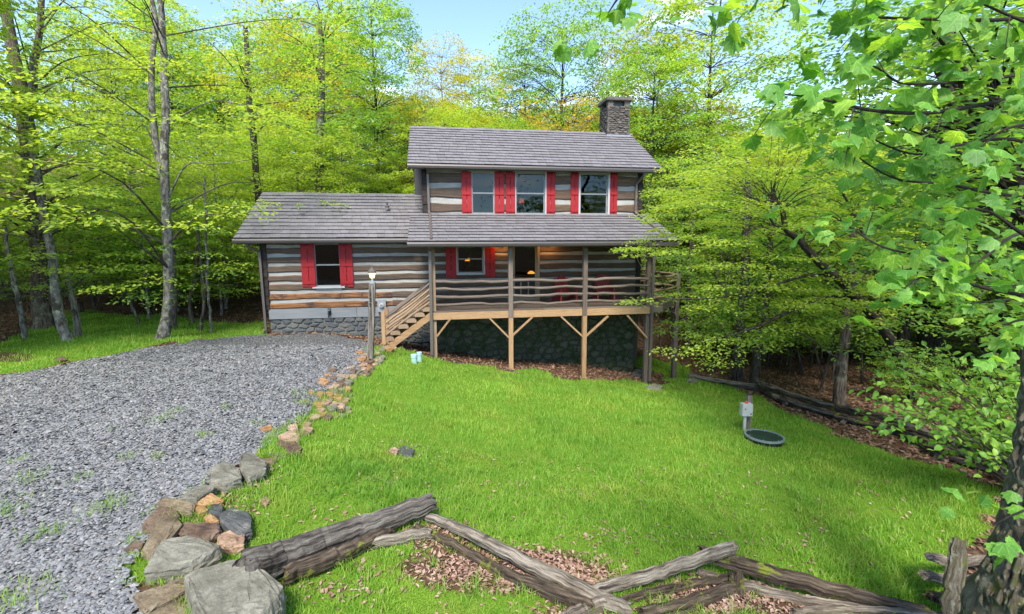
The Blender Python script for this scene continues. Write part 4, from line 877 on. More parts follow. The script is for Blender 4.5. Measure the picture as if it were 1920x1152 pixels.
for x_ in (-.03, .035): box(MB(), lean*.45+x_-.003, lean*.45+x_+.003, -.079, -.07, .15, hh*.72).obj('crack', M['log_end'], lp_)
c0 = (lean, 0, hh)
lathe(MB(), [(.085, 0), (.085, .03), (.04, .06), (.03, .12), (.05, .14), (.0, .14)], 12, c0).obj('lantern_base', M['metal_grey'], lp_)
lathe(MB(), [(.05, .14), (.085, .27), (0, .27)], 6, c0).obj('lantern_glass', M['glow'], lp_)
lathe(MB(), [(.105, .265), (.10, .31), (.05, .36), (.02, .40), (.025, .42), (.006, .48), (0, .48)], 8, c0).obj('lantern_cap', M['spout'], lp_)
for a in range(6): 
    a_ = a*math.pi/3; mb = MB(); beam(mb, (lean+.05*math.cos(a_), .05*math.sin(a_), hh+.14), (lean+.086*math.cos(a_), .086*math.sin(a_), hh+.27), .008, .008); mb.obj('lantern_bar', M['metal_grey'], lp_)
for k, chh in enumerate('129'):
    tcv = bpy.data.curves.new('digit', 'FONT'); tcv.body = chh; tcv.size = .135; tcv.extrude = .003; tcv.offset = .003; tcv.align_x = 'CENTER'
    to = bpy.data.objects.new('digit', tcv); COL.objects.link(to); bpy.context.view_layer.update()
    me = bpy.data.meshes.new_from_object(to.evaluated_get(bpy.context.evaluated_depsgraph_get())); COL.objects.unlink(to); bpy.data.objects.remove(to)
    me.materials.clear(); me.materials.append(M['black']); do = link('digit', me, lp_); do.rotation_euler = (math.pi/2, 0, 0)
    zt_ = hh*(1-(552.5-532+k*9.2)/136); do.location = (lean*zt_/hh-.02, -.083, zt_)
for i, (px, py, r_, h_, lab) in enumerate([(776.5, 681, .088, .26, 'pale blue capped pipe standing in the grass, the left and wider of the pair'), (785.5, 679, .075, .28, 'pale blue capped pipe standing in the grass, the right and slimmer of the pair')]):
    q = hit(px, py); t = thing('pipe_stub', lab, 'pipe', (q[0], q[1]+.08*i, q[2]-.02), 0, 'pipes near the deck post')
    lathe(MB(), [(r_*.9, 0), (r_*.9, h_*.68), (0, h_*.68)], 16).obj('pipe', M['cyan_pl'], t, smooth=False); lathe(MB(), [(r_, h_*.66), (r_, h_*.95), (r_*.9, h_), (0, h_)], 16).obj('cap', M['cyan_pl'], t)
q = hit(1402, 806); zb = q[2]
t = thing('control_post', 'weathered wooden post in the lawn behind the off-white electrical box', 'post', (q[0], q[1], zb-.1)); 
hz_ = at(1402, 740, q[1])[2]-zb+.1; box(MB(), -.048, .048, -.02, .07, 0, hz_).obj('post', M['wood_grey'], t); box(MB(), -.052, .052, -.024, .074, hz_-.012, hz_+.006).obj('top', M['log_end'], t)
t = thing('control_box', 'off-white electrical control box with red beacon and white conduit on the lawn post', 'electrical box', (q[0]-.10, q[1]-.03, zb-.1))
zb0 = at(1392, 776, q[1])[2]-zb+.1; zb1 = at(1392, 754, q[1])[2]-zb+.1
box(MB(), -.115, .10, -.13, 0, zb0, zb1).obj('box', M['white_pl'], t); box(MB(), -.105, .09, -.137, -.131, zb0+.01, zb1-.01).obj('cover', M['white_pl'], t)
lathe(MB(), [(.03, 0), (.03, .03), (.015, .05), (0, .05)], 10, (-.01, -.06, zb1)).obj('beacon', M['redlamp'], t)
tube(MB(), [(-.02, -.06, 0), (-.02, -.06, zb0)], .032, 10).obj('conduit', M['white_pl'], t, smooth=True)
for a, b in ((.06, .05), (-.06, .16)): box(MB(), a-.012, a+.012, -.143, -.136, zb0+b-.012, zb0+b+.012).obj('screw', M['black'], t)
q = hit(1438, 831); t = thing('septic_lid', 'round dark green lid with a pale rim lying in the lawn', 'lid', (q[0], q[1]+.12, gzz(q[0], q[1]+.12)-.02)); t.rotation_euler = (-.02, .03, 0)
R_ = 35.5*q[1]/FPX*1.02
lathe(MB(), [(R_*.93, 0), (R_*.97, .09), (R_*.9, .11), (0, .11)], 40).obj('riser', M['black'], t, smooth=False)
mb = MB(); a = np.linspace(0, 2*math.pi, 41)[:-1]; V = []; 
for r_, z_ in ((R_*.90, .095), (R_*.90, .135), (R_, .135), (R_*1.01, .10)): V += [(r_*math.cos(x), r_*math.sin(x), z_) for x in a]
mb.add(V, [(r*40+i, r*40+(i+1) % 40, ((r+1) % 4)*40+(i+1) % 40, ((r+1) % 4)*40+i) for r in range(4) for i in range(40)]); mb.obj('rim', M['lidrim'], t)
lathe(MB(), [(R_*.9, .105), (R_*.88, .118), (R_*.5, .124), (0, .126)], 40).obj('cover', M['lid'], t)
for i in range(6): 
    a_ = i*math.pi/3; lathe(MB(), [(.012, .11), (.012, .135), (0, .135)], 6, (R_*.8*math.cos(a_), R_*.8*math.sin(a_), 0)).obj('bolt', M['lidrim'], t)

# ------------------------------------------------------------------ rocks
def rock(outline, ht, mat, lab, seed, group=None, thick=None, jit=.006, exp=1.04, name='rock', tilt=0):
    o_ = np.array(outline, float); c = o_.mean(0); lowest = o_[np.argmax(o_[:, 1])]; q = hit(*lowest); q2 = hit(*c)
    zg = float(gzz(q[0], q[1])); ht = ht*.72; zt_ = zg+ht; g_ = np.random.default_rng(seed)
    P = np.array([at_z(a, b, zt_) for a, b in o_]); pc = P.mean(0); span = np.ptp(P[:, :2], axis=0).max()
    P[:, 2] += g_.uniform(-.12, .06, len(P))*min(ht, .2)+tilt*(P[:, 1]-pc[1])
    inner = pc+(P-pc)*np.array([.55, .55, 1]); inner[:, 2] += ht*g_.uniform(.0, .10, len(P))
    B = pc+(P-pc)*np.array([exp, exp, 1]); B[:, 2] = zg-.06; mid = pc+(P-pc)*np.array([exp*1.03, exp*1.03, 1]); mid[:, 2] = P[:, 2]-ht*g_.uniform(.15, .6, len(P))
    Q = np.vstack([P, inner, B, mid]); base = np.array([pc[0], pc[1], zg-.06]); Q -= base
    me = hull_mesh(name, Q, mat, min(.010, span*.04), 3 if span > .25 else 1, jit*1.6*min(1, span*3), seed=seed)
    r = link(name, me); r.location = tuple(base); tag(r, lab, 'rock', group); return r
RK = [
 ([(346,1073),(422,1047),(467,1049),(529,1095),(520,1120),(489,1151),(400,1160),(369,1152)], .30, 'rock_grey', 'largest pale grey square-topped slab rock at the front end of the driveway edge'),
 ([(304,1013),(353,1005),(411,1020),(409,1029),(360,1051),(273,1062)], .22, 'rock_grey', 'flat wedge-shaped grey slab rock just behind the largest slab'),
 ([(249,1113),(347,1084),(351,1107),(276,1144)], .13, 'rock_olive', 'low olive-brown slab lying left of the largest slab rock'),
 ([(284,1147),(333,1122),(366,1142),(366,1164),(270,1168)], .10, 'rock_olive', 'low slab rock cut off by the bottom edge, below the olive-brown slab'),
 ([(267,1027),(296,973),(333,969),(342,982),(311,1009),(289,1036)], .16, 'rock_olive', 'upright tan wedge rock leaning behind the wedge-shaped grey slab'),
 ([(267,982),(298,949),(329,947),(336,967),(284,993)], .15, 'rock_brown', 'brown rounded rock left of the heap, beside the gravel'),
 ([(296,942),(307,931),(351,936),(364,947),(356,960),(320,953)], .12, 'rock_olive', 'smooth tan rock at the back left of the front heap'),
 ([(338,931),(378,907),(404,911),(369,933)], .13, 'rock_grey', 'long narrow grey rock pointing from the heap towards the two boulders'),
 ([(396,876),(422,864),(449,880),(451,896),(422,907),(393,900)], .16, 'rock_grey', 'squat grey boulder on the driveway edge, left of its pair'),
 ([(453,853),(471,847),(498,864),(498,878),(467,893),(449,880)], .18, 'rock_grey', 'cracked grey boulder on the driveway edge, right of its pair'),
 ([(358,936),(391,922),(418,936),(378,947)], .11, 'rock_orange', 'bright orange rock on top of the front heap'),
 ([(389,947),(400,940),(418,947),(413,962),(389,960)], .12, 'rock_dark', 'small dark blue-grey rock below the bright orange one'),
 ([(411,964),(436,949),(467,960),(471,991),(449,1000),(413,978)], .15, 'rock_dark', 'dark lichen-spotted boulder at the lawn side of the heap'),
 ([(333,991),(347,976),(409,980),(411,996),(387,1009),(338,1002)], .13, 'rock_brown', 'long dark reddish rock in the middle of the heap'),
 ([(409,1004),(431,993),(456,1002),(456,1022),(427,1027),(409,1016)], .12, 'rock_pink', 'crumbly pink-orange rock below the lichen-spotted boulder'),
 ([(231,1031),(253,1011),(269,1018),(262,1031)], .07, 'rock_brown', 'small orange-brown stone standing alone on the gravel left of the heap'),
 ([(380,969),(396,962),(411,976),(395,982)], .10, 'rock_orange', 'small orange stone wedged in the middle of the heap'),
 ([(365,950),(380,944),(390,955),(372,962)], .10, 'rock_orange', 'small orange chip between the bright orange rock and the reddish one'),
 ([(484,936),(498,927),(507,936),(498,947)], .05, 'rock_pink', 'small pink stone lying alone in the grass right of the heap'),
 ([(536,833),(552,826),(566,838),(563,846),(540,845)], .12, 'rock_brown', 'blocky orange-brown stone at the foot of the second stone cluster'),
 ([(522,815),(545,806),(562,815),(558,824),(530,825)], .11, 'rock_pink', 'flat tan stone on top of the second stone cluster'),
 ([(540,798),(556,790),(558,802),(545,806)], .13, 'rock_pink', 'pale pinkish stone topping the second cluster'),
 ([(488,803),(506,795),(511,803),(495,807)], .07, 'rock_orange', 'thin orange stone at the gravel side of the second cluster'),
 ([(524,825),(548,822),(550,832),(527,834)], .09, 'rock_brown', 'flat brown stone inside the second stone cluster'),
 ([(745,842),(760,836),(778,843),(770,853),(752,851)], .07, 'rock_dark', 'grey stone lying in the middle of the lawn'),
 ([(728,845),(738,838),(748,842),(742,852)], .05, 'rock_pink', 'small pale stone touching the grey stone in the lawn'),
 ([(753,942),(766,939),(775,946),(760,950)], .08, 'rock_grey', 'pale stone peeping out of the grass behind the big log'),
 ([(1213,724),(1228,719),(1243,724),(1236,731),(1215,731)], .06, 'rock_grey', 'flat grey splash stone under the right deck downspout'),
 ([(1185,700),(1192,691),(1203,690),(1212,699),(1200,706)], .22, 'rock_dark', 'dark stone beside the foundation corner, below the deck'),
 ([(1288,712),(1300,707),(1312,713),(1300,718)], .10, 'rock_grey', 'grey stone at the far end of the rail fence'),
 ([(100,0+672),(118,668),(126,674),(108,678)], .05, 'rock_brown', 'flat brown stone in the grass by the far gravel edge'),
]
for i, (o_, h_, m_, lab) in enumerate(RK): rock(o_, h_, M[m_], lab, 900+i)
cols = {'t': ('rock_pink', 'small tan-pink'), 'o': ('rock_orange', 'small orange'), 'g': ('rock_grey', 'small grey'), 'b': ('rock_brown', 'small brown')}
SM = [(605,714,16,'o'),(612,722,12,'t'),(640,706,16,'g'),(628,722,14,'t'),(640,730,13,'t'),(652,715,12,'g'),(632,742,18,'o'),(645,748,14,'t'),(600,738,10,'o'),(636,758,20,'t'),(650,765,13,'g'),(620,766,13,'b'),(590,780,16,'t'),(612,780,15,'b'),(627,779,12,'t'),(643,778,10,'g'),(655,772,9,'t'),(604,758,15,'g'),(615,748,13,'g'),
 (632,700,14,'t'),(650,697,12,'g'),(660,694,13,'b'),(644,690,12,'t'),(656,686,12,'t'),(668,690,12,'g'),(672,682,13,'t'),(662,678,11,'b'),(680,689,12,'t'),(676,672,12,'o'),(684,666,12,'t'),(674,660,10,'o'),(707,672,13,'t'),(716,668,10,'g'),(702,680,12,'t'),(711,676,10,'g'),(690,682,12,'o'),(622,692,14,'b'),(612,700,13,'o'),(625,706,11,'b'),(640,714,11,'b'),(660,705,12,'t'),(666,700,10,'o'),(598,728,12,'b'),(584,735,8,'o'),(650,728,10,'t'),(656,740,9,'g'),(640,768,12,'b'),
 (723,650,12,'t'),(730,653,11,'o'),(738,652,9,'t'),(716,655,9,'g'),(575,800,10,'t'),(565,812,9,'g'),(508,850,8,'g'),(478,905,9,'t'),(300,1000,8,'t'),(318,1018,9,'o'),(345,965,11,'t'),(365,972,12,'t'),(372,1002,10,'b'),(400,1040,10,'b'),(418,1030,11,'o'),(250,1052,9,'t'),(560,1064,8,'g'),(475,1070,8,'o'),(590,626,9,'o'),(605,628,8,'t')]
g = np.random.default_rng(22); EP = [(700,660),(676,690),(650,712),(612,735),(598,760),(572,795),(545,822),(500,858),(462,880)]
for q in range(64):
    t_ = g.random()**1.1*7.99; i0 = int(t_); a_, b_ = EP[i0], EP[i0+1]; f_ = t_-i0; sp_ = 12-t_*.6
    SM.append((a_[0]+(b_[0]-a_[0])*f_+g.normal(6, sp_), a_[1]+(b_[1]-a_[1])*f_+g.normal(4, sp_*.5), g.uniform(7, 13)+t_*.6, 'ttggbbo'[g.integers(7)]))
g = np.random.default_rng(21)
for i, (px, py, s, k) in enumerate(SM):
    s *= .72; n = 7; a0 = g.random()*6; ol = [(px+s*g.uniform(.75, 1.15)*math.cos(a0+j*6.283/n), py+s*.5*g.uniform(.7, 1.1)*math.sin(a0+j*6.283/n)) for j in range(n)]
    d_ = hit(px, py)[1]; where = 'in the edging between gravel and lawn' if py < 800 else 'among the larger rocks of the driveway edge'
    rock(ol, s*d_/FPX*g.uniform(.35, .7), M[cols[k][0]], cols[k][1]+' stone '+where, 2000+i, 'small stones edging the driveway', jit=.004, name='stone')

# ------------------------------------------------------------------ rail fences
def rail(parent, base, pts, r, mat, seed, squash=.7, sides=9, name='rail', rough=.10, n=22, lab=None, fit=None):
    if fit is not None:                  # slide each point along its sight line until it rests on, not in, the ground
        q_ = []
        for i_, p in enumerate(pts):
            p = np.array(p, float); rad = float(np.interp(i_/(len(pts)-1), np.linspace(0, 1, len(r)), r))
            for _ in range(60):
                if p[2] >= float(gzz(p[0], p[1]))+rad*fit: break
                p = np.array([0, 0, H])+(p-np.array([0, 0, H]))*.99
            q_.append(p)
        pts = q_
    n = max(n, 12); P = spline(np.array([np.asarray(p, float) for p in pts])-np.asarray(base), n); g_ = np.random.default_rng(seed)
    P[1:-1] += g_.normal(0, .006, (len(P)-2, 3)); rr = np.interp(np.linspace(0, 1, n), np.linspace(0, 1, len(r)), np.array(r)*1.12) if hasattr(r, '__len__') else np.full(n, r)
    m_ = max(14, int(sides*2.2)); T, S, U = frames(P); a = np.arange(m_)*2*math.pi/m_
    kc = g_.integers(4, 6); ca_ = np.sort(np.arange(kc)*2*math.pi/kc+g_.uniform(-.45, .45, kc)); cd_ = g_.uniform(.78, 1.0, kc)   # split timber: a few flat faces
    apo = np.min([cd_[i]/np.maximum(np.cos(a-ca_[i]), .12) for i in range(kc)], axis=0)
    prof = np.minimum(apo, 1.22)+g_.normal(0, .03+rough*.12, m_)
    tw = np.linspace(0, g_.uniform(-.35, .35), n)[:, None]+a
    lf = np.array([np.interp(np.arange(n), np.arange(0, n+5, 5)[:n], g_.normal(0, 1, len(np.arange(0, n+5, 5)[:n]))) for _ in range(m_)]).T
    q = rr[:, None]*(prof+lf*rough*.35+g_.normal(0, rough*.12, (n, m_)))
    V = P[:, None]+S[:, None]*(np.cos(tw)*q*squash)[..., None]+U[:, None]*(np.sin(tw)*q)[..., None]
    V[0] += T[0]*g_.normal(0, .03, (m_, 1)); V[-1] += T[-1]*g_.normal(0, .03, (m_, 1))
    i = np.arange(n-1)[:, None]*m_; j = np.arange(m_); j2 = (j+1) % m_
    s_ = np.concatenate([[0], np.cumsum(np.linalg.norm(np.diff(P, axis=0), axis=1))]); rm = float(rr.mean())
    A = np.stack([np.cos(a)*rm+0*s_[:, None], np.sin(a)*rm+0*s_[:, None], s_[:, None]+0*a], -1)
    mb = MB().add(V.reshape(-1, 3), np.stack([i+j, i+j2, i+m_+j2, i+m_+j], -1).reshape(-1, 4), A.reshape(-1, 3))
    mb.add(np.concatenate([V[0], V[-1]]), [tuple(range(m_))[::-1], tuple(range(m_, 2*m_))], np.concatenate([V[0], V[-1]])); return mb.obj(name, mat, parent, label=lab)
b = hit(1120, 1148); F1 = thing('rail_fence', 'old collapsing split-rail zigzag fence across the front of the lawn', 'fence', b); B_ = np.array(b)
rail(F1, B_, [at(455,1080,4.12), at(560,1042,4.35), at(680,994,4.68), at(812,942,5.0)], [.16,.15,.125,.085], M['fence_grey'], 1, .75, 14, rough=.10, n=40, lab='thick grey log with furrowed bark, the biggest rail', fit=.75)
rail(F1, B_, [at(530,1082,4.28), at(640,1040,4.6), at(730,996,4.9)], [.08,.085,.06], M['fence_brown'], 2, .9, 10, lab='dark split underside piece of the thick log', fit=.75)
rail(F1, B_, [at(772,989,4.92), at(802,962,4.95)], [.012,.006], M['fence_pale'], 3, 1, 5, n=5, name='splinter')
rail(F1, B_, [at(700,1018,4.75), at(790,999,4.95), at(812,1000,5.0)], [.05,.055,.04], M['fence_pale'], 4, .9, n=12, fit=.75)
rail(F1, B_, [at(796,966,4.98), at(880,1000,4.8), at(1000,1063,4.5), at(1110,1118,4.25), at(1180,1147,4.12)], [.05,.065,.08,.085,.07], M['fence_pale'], 5, .8, 10, n=34, fit=.75)
rail(F1, B_, [at(782,990,4.95), at(870,1034,4.8), at(950,1078,4.6), at(1040,1112,4.4), at(1110,1140,4.27)], [.045,.055,.06,.075,.07], M['fence_brown'], 6, .8, 10, n=34, fit=.75)
rail(F1, B_, [at(1060,1165,4.22), at(1100,1142,4.3), at(1150,1128,4.36)], [.06,.06,.05], M['fence_dark'], 7, .9, fit=.75)
rail(F1, B_, [at(1102,1111,4.28), at(1160,1095,4.35), at(1260,1065,4.5), at(1330,1042,4.65), at(1376,1027,4.72)], [.045,.055,.06,.06,.055], M['fence_pale'], 8, .6, 9, n=30, rough=.14, fit=.75)
rail(F1, B_, [at(1155,1128,4.36), at(1270,1100,4.5), at(1372,1080,4.68)], [.04,.045,.04], M['fence_brown'], 9, .7, fit=.75)
rail(F1, B_, [at(1200,1150,4.28), at(1290,1130,4.42), at(1385,1094,4.62)], [.06,.065,.06], M['fence_brown'], 10, .9, fit=.75)
rail(F1, B_, [at(1382,1140,4.5), at(1381,1078,4.58)], [.06,.055], M['fence_brown'], 11, .9, 8, n=8, name='post')
rail(F1, B_, [at(1314,1034,4.85), at(1350,1046,4.78), at(1480,1085,4.62), at(1600,1118,4.5), at(1735,1150,4.38)], [.045,.06,.068,.065,.06], M['fence_brown'], 12, .8, 10, n=36, fit=.75)
rail(F1, B_, [at(1312,1073,4.8), at(1400,1100,4.68), at(1520,1128,4.52), at(1650,1152,4.4), at(1740,1170,4.3)], [.035,.045,.045,.045,.04], M['fence_dark'], 13, .7, 9, n=30, fit=.75)
rail(F1, B_, [at(1490,1150,4.5), at(1600,1146,4.45), at(1780,1158,4.3)], [.04,.045,.04], M['fence_dark'], 14, .8, fit=.75)
rail(F1, B_, [at(1744,1043,4.75), at(1800,1052,4.85), at(1960,1040,5.4)], [.05,.055,.05], M['fence_dark'], 15, .7, n=14, fit=.75)
rail(F1, B_, [at(1734,1079,4.6), at(1800,1088,4.7), at(1960,1090,5.2)], [.045,.05,.05], M['fence_dark'], 16, .7, n=14, fit=.75)
rail(F1, B_, [at(1745,1118,4.45), at(1800,1124,4.5), at(1960,1130,5.0)], [.05,.055,.05], M['fence_brown'], 17, .7, n=14, fit=.75)
rail(F1, B_, [at(1786,1150,4.25), at(1792,1080,4.35), at(1800,1012,4.42)], [.11,.10,.075], M['bark_moss'], 18, .55, 9, n=16, name='post', lab='broad mossy leaning slab post')
JS = [at(1306,707,16.2), at(1425,722,14.9), at(1468,746,13.2), at(1590,790,11.3), at(1690,815,10.3), at(1768,855,8.9), at(1890,884,7.9), at(1990,930,6.4)]
b = hit(1585, 795); F2 = thing('rail_fence', 'dark zigzag split-rail fence between lawn and woods on the right', 'fence', b); B_ = np.array(b); g = np.random.default_rng(31)
for i in range(len(JS)-1):
    a_, c_ = JS[i], JS[i+1]; za = float(gzz(a_[0], a_[1])); zc = float(gzz(c_[0], c_[1])); nr = 2 if i == 0 else 4
    for k in range(nr):
        h1 = .07+.115*k+g.uniform(-.02, .02); h2 = .07+.115*k+g.uniform(-.03, .03); u = (c_-a_)/np.linalg.norm(c_-a_); side = np.array([-u[1], u[0], 0])*(.09*(-1)**k)
        A_ = np.array([a_[0], a_[1], za+h1])-u*.25+side; C_ = np.array([c_[0], c_[1], zc+h2])+u*.25+side*g.uniform(-1, 1)
        mid = (A_+C_)/2+g.normal(0, .03, 3); rail(F2, B_, [A_, mid, C_], [.05*g.uniform(.7, 1.2), .055, .045*g.uniform(.7, 1.2)], M['fence_dark'] if g.random() < .45 else M['fence_grey'] if g.random() < .6 else M['fence_brown'], 60+i*7+k, .8, 8, n=12)
q = at(1306, 707, 16.2)
for i, (x, y, z, xx, yy, zz) in enumerate([(*at(1575,800,11.3), *at(1600,770,11.4)), (*at(1758,866,8.9), *at(1775,838,8.9))]): rail(F2, B_, [(x, y, z), (xx, yy, zz)], [.07, .05], M['fence_dark'], 130+i, .9, 8, n=6, name='post')

# ------------------------------------------------------------------ trees
def leaf_cloud(C_, Rr, oa, K, leaf, rg, flat=.10, droop=.22, tilt=.4):
    """C_ (S,3) spray centres, Rr (S,) radii, oa (S,) outward angle: flat sprays of leaves"""
    S_ = len(C_); tw = oa[:, None]+rg.choice(np.array([-1.5, -.9, -.45, 0, .45, .9, 1.5, 3.1]), (S_, K))+rg.normal(0, .09, (S_, K)); s = rg.random((S_, K))**.6
    R_ = Rr[:, None]*s; x = np.cos(tw)*R_; y = np.sin(tw)*R_
    P = np.stack([x, y, -droop*Rr[:, None]*s**2+rg.normal(0, flat, (S_, K))*Rr[:, None]], -1)+C_[:, None]
    P[..., :2] += rg.normal(0, .10, P[..., :2].shape)*Rr[:, None, None]; P = P.reshape(-1, 3); n = len(P)
    a = tw.ravel()+rg.normal(0, .9, n); u = np.stack([np.cos(a), np.sin(a), rg.normal(-.25, .3, n)], -1); u /= np.linalg.norm(u, axis=1)[:, None]
    nn = np.stack([rg.normal(0, tilt, n), rg.normal(0, tilt, n), np.ones(n)], -1); v = np.cross(nn, u); v /= np.linalg.norm(v, axis=1)[:, None]; w = np.cross(u, v)
    l = (leaf*rg.uniform(.65, 1.3, n))[:, None]
    V = np.stack([P, P+u*l*.45-v*l*.30+w*l*.08, P+u*l, P+u*l*.45+v*l*.30+w*l*.08], 1).reshape(-1, 3); i = np.arange(n)[:, None]*4
    return V, np.hstack([i, i+1, i+2, i+3])
def limb_paths(mb, TP, TR, C_, rg, frac=1.0, k=4, zlow=.45, rmul=.35):
    """curved limbs from the trunk to the spray centres"""
    for c in C_[rg.random(len(C_)) < frac]:
        z = TP[:, 2]; dz = c[2]-np.hypot(c[0]-TP[:, 0], c[1]-TP[:, 1])*rg.uniform(.15, zlow); i = int(np.argmin(np.abs(z-dz))); i = min(i, len(TP)-1); a = TP[i]
        m1 = a*.6+c*.4+np.array([0, 0, .06*np.linalg.norm(c-a)])+rg.normal(0, .05, 3)*np.linalg.norm(c-a); r0 = min(TR[i]*rmul, .012+.014*np.linalg.norm(c-a))
        tube(mb, spline([a, m1, c], 6), np.linspace(r0, .006, 6), k, False)
def tree_meshes(TP, TR, C_, Rr, oa, K, leaf, lm, bm_, rg, frac=.6, sides=9, **kw):
    t = MB(); tube(t, TP, TR, sides, True, .09, rg); tm_ = t.mesh('trunk', bm_, True)
    l = MB(); limb_paths(l, TP, TR, C_, rg, frac)
    lmsh = l.mesh('limbs', bm_) if l.n else None
    V, F = leaf_cloud(C_, Rr, oa, K, leaf, rg, **kw); cm = MB().add(V, F).mesh('crown', lm); return tm_, lmsh, cm
def tree_obj(name, label, cat, loc, ms, rz=0, sc=1, group=None):
    t = thing(name, label, cat, loc, rz, group); t.scale = (sc, sc, sc) if not hasattr(sc, '__len__') else sc
    link('trunk', ms[0], t)
    if ms[1]: o = link('limbs', ms[1], t); o['kind'] = 'stuff'
    o = link('crown', ms[2], t); o['kind'] = 'stuff'; return t
def gen(h, spread, r0, c0, nsp, K, leaf, lm, bm_, seed, sr=(.6, 1.1), lean=.06, shape='round', frac=.6, **kw):
    """a tree standing at the origin; returns (trunk, limbs, crown) meshes"""
    rg = np.random.default_rng(seed); n = 12; z = np.linspace(-.25, h*.93, n); P = np.stack([np.cumsum(rg.normal(0, lean*h/n*.6, n)), np.cumsum(rg.normal(0, lean*h/n*.6, n)), z], -1); P[:2, :2] = 0
    R_ = r0*(1-.85*np.linspace(0, 1, n)**.9); R_[0] *= 1.35
    t = rg.random(nsp); zz = h*(c0+(1-c0)*t**.9)
    prof = {'round': lambda q: np.sqrt(np.clip(1-(q*1.7-.75)**2*.9, .06, 1)), 'cone': lambda q: 1.05-q*.75, 'flat': lambda q: .6+.4*np.sin(q*3), 'vase': lambda q: .35+.65*np.sin(np.clip(q*1.3, 0, 1)*2.4)}[shape](t)
    a = rg.random(nsp)*2*math.pi; rad = spread*prof*np.sqrt(rg.random(nsp)*.85+.15)*(1+.25*np.sin(a*3+rg.random()*6))
    ax = np.interp(zz, P[:, 2], P[:, 0]); ay = np.interp(zz, P[:, 2], P[:, 1])
    C_ = np.stack([ax+rad*np.cos(a), ay+rad*np.sin(a), zz], -1); return tree_meshes(P, R_, C_, rg.uniform(*sr, nsp), a, K, leaf, lm, bm_, rg, frac, **kw)
VAR = {
 'tall_yellow': (gen(15, 3.6, .20, .28, 240, 74, .17, M['leaf_yellow'], M['bark'], 1), 15, 'tall_tree'),
 'tall_green': (gen(16, 3.8, .22, .30, 250, 74, .17, M['leaf_green'], M['bark_dark'], 2), 16, 'tall_tree'),
 'layered': (gen(7, 3.2, .09, .16, 130, 62, .13, M['leaf_yellow'], M['bark_pale'], 3, sr=(.5, 1.0), flat=.06, shape='flat', lean=.10), 7, 'understory_tree'),
 'layered_green': (gen(6.5, 3.0, .08, .14, 130, 62, .13, M['leaf_green'], M['bark'], 4, sr=(.5, 1.0), flat=.06, shape='flat', lean=.12), 6.5, 'understory_tree'),
 'olive': (gen(12, 3.4, .14, .30, 230, 70, .14, M['leaf_olive'], M['bark_pale'], 5, shape='vase', frac=1.0), 12, 'tall_tree'),
 'broad': (gen(14, 4.8, .24, .22, 300, 60, .18, M['leaf_green'], M['bark_dark'], 6, sr=(.7, 1.3)), 14, 'broad_tree'),
 'mid': (gen(13, 3.8, .18, .20, 240, 74, .17, M['leaf_mid'], M['bark_dark'], 7), 13, 'tall_tree'),
 'rust': (gen(10, 3.2, .13, .25, 200, 45, .12, M['leaf_rust'], M['bark_pale'], 8, shape='vase', frac=1.0), 10, 'tall_tree'),
 'sparse': (gen(13, 2.6, .12, .35, 190, 48, .12, M['leaf_olive'], M['bark_pale'], 9, shape='vase', frac=1.0, tilt=.7), 13, 'tall_tree'),
 'sapling': (gen(3.0, 1.3, .025, .22, 46, 50, .10, M['leaf_green'], M['bark'], 10, sr=(.3, .6), flat=.07, lean=.12), 3.0, 'sapling'),
}
def put(var, x, y, h, rz, label, group, asp=1.0, cat='tree'):
    ms, h0, nm = VAR[var]; s = h/h0; z = float(gz(x, y)); return tree_obj(nm, label, cat, (x, y, z), ms, rz, (s*asp, s*asp, s), group)
g = np.random.default_rng(77)
PLACED = []
def footprint(x, y, m=1.5):
    a, b = to_house(x, y); return (-6.6-m < a < 9.5+m) and (-3-m < b < 6.2+m)
SKYL = np.array([(-4000, -3000), (640, -3000), (690, -40), (735, 90), (780, 160), (850, 170), (920, 190), (962, 205), (1000, 180), (1120, 190), (1200, 160), (1260, 110), (1310, 0), (1350, -400), (5000, -3000)], float)
def limit_h(x, y, h, w=2.5):
    z = float(gz(x, y)); p, d = proj(np.array([[x-w, y, z+1], [x, y, z+1], [x+w, y, z+1]])); tp_ = 6+max(np.interp(p[:, 0], SKYL[:, 0], SKYL[:, 1]))
    top_ = at(p[1, 0], tp_, y)[2]; return min(h, max(top_-z, 0))
def zone(n, x0, x1, y0, y1, kinds, hr, label, group, dmin=2.0, name_='tree', asp=(.85, 1.2), minh=4):
    k = 0; tries = 0
    while k < n and tries < 4000:
        tries += 1; x, y = g.uniform(x0, x1), g.uniform(y0, y1)
        if footprint(x, y) or any((x-a)**2+(y-b)**2 < dmin**2 for a, b in PLACED): continue
        if y > 0 and grass_mask(np.array([x]), np.array([y]))[0] and hr[1] > 3: continue
        kd = kinds[g.integers(len(kinds))]; h = g.uniform(*hr); h = limit_h(x, y, h)*(g.uniform(.9, 1.0) if y > 0 else 1)
        if h < minh: continue
        put(kd, x, y, h, g.random()*6.28, describe(kd, x, y, label), group, g.uniform(*asp)); PLACED.append((x, y)); k += 1
def where(px):
    for a, w in ((-40, None), (60, 'at the left edge'), (200, 'behind the crossing left trunks'), (380, 'behind the lone pale tree'), (520, 'left of the wing'), (700, 'above the wing roof'), (840, 'left of the upper roof'), (1010, 'behind the upper roof'), (1180, 'behind the chimney'),
                 (1300, 'right of the chimney'), (1440, 'behind the fence start'), (1640, 'behind the mottled trunk'), (1800, 'behind the thickest trunk'), (1980, 'at the right edge')):
        if px < a: return w
    return None
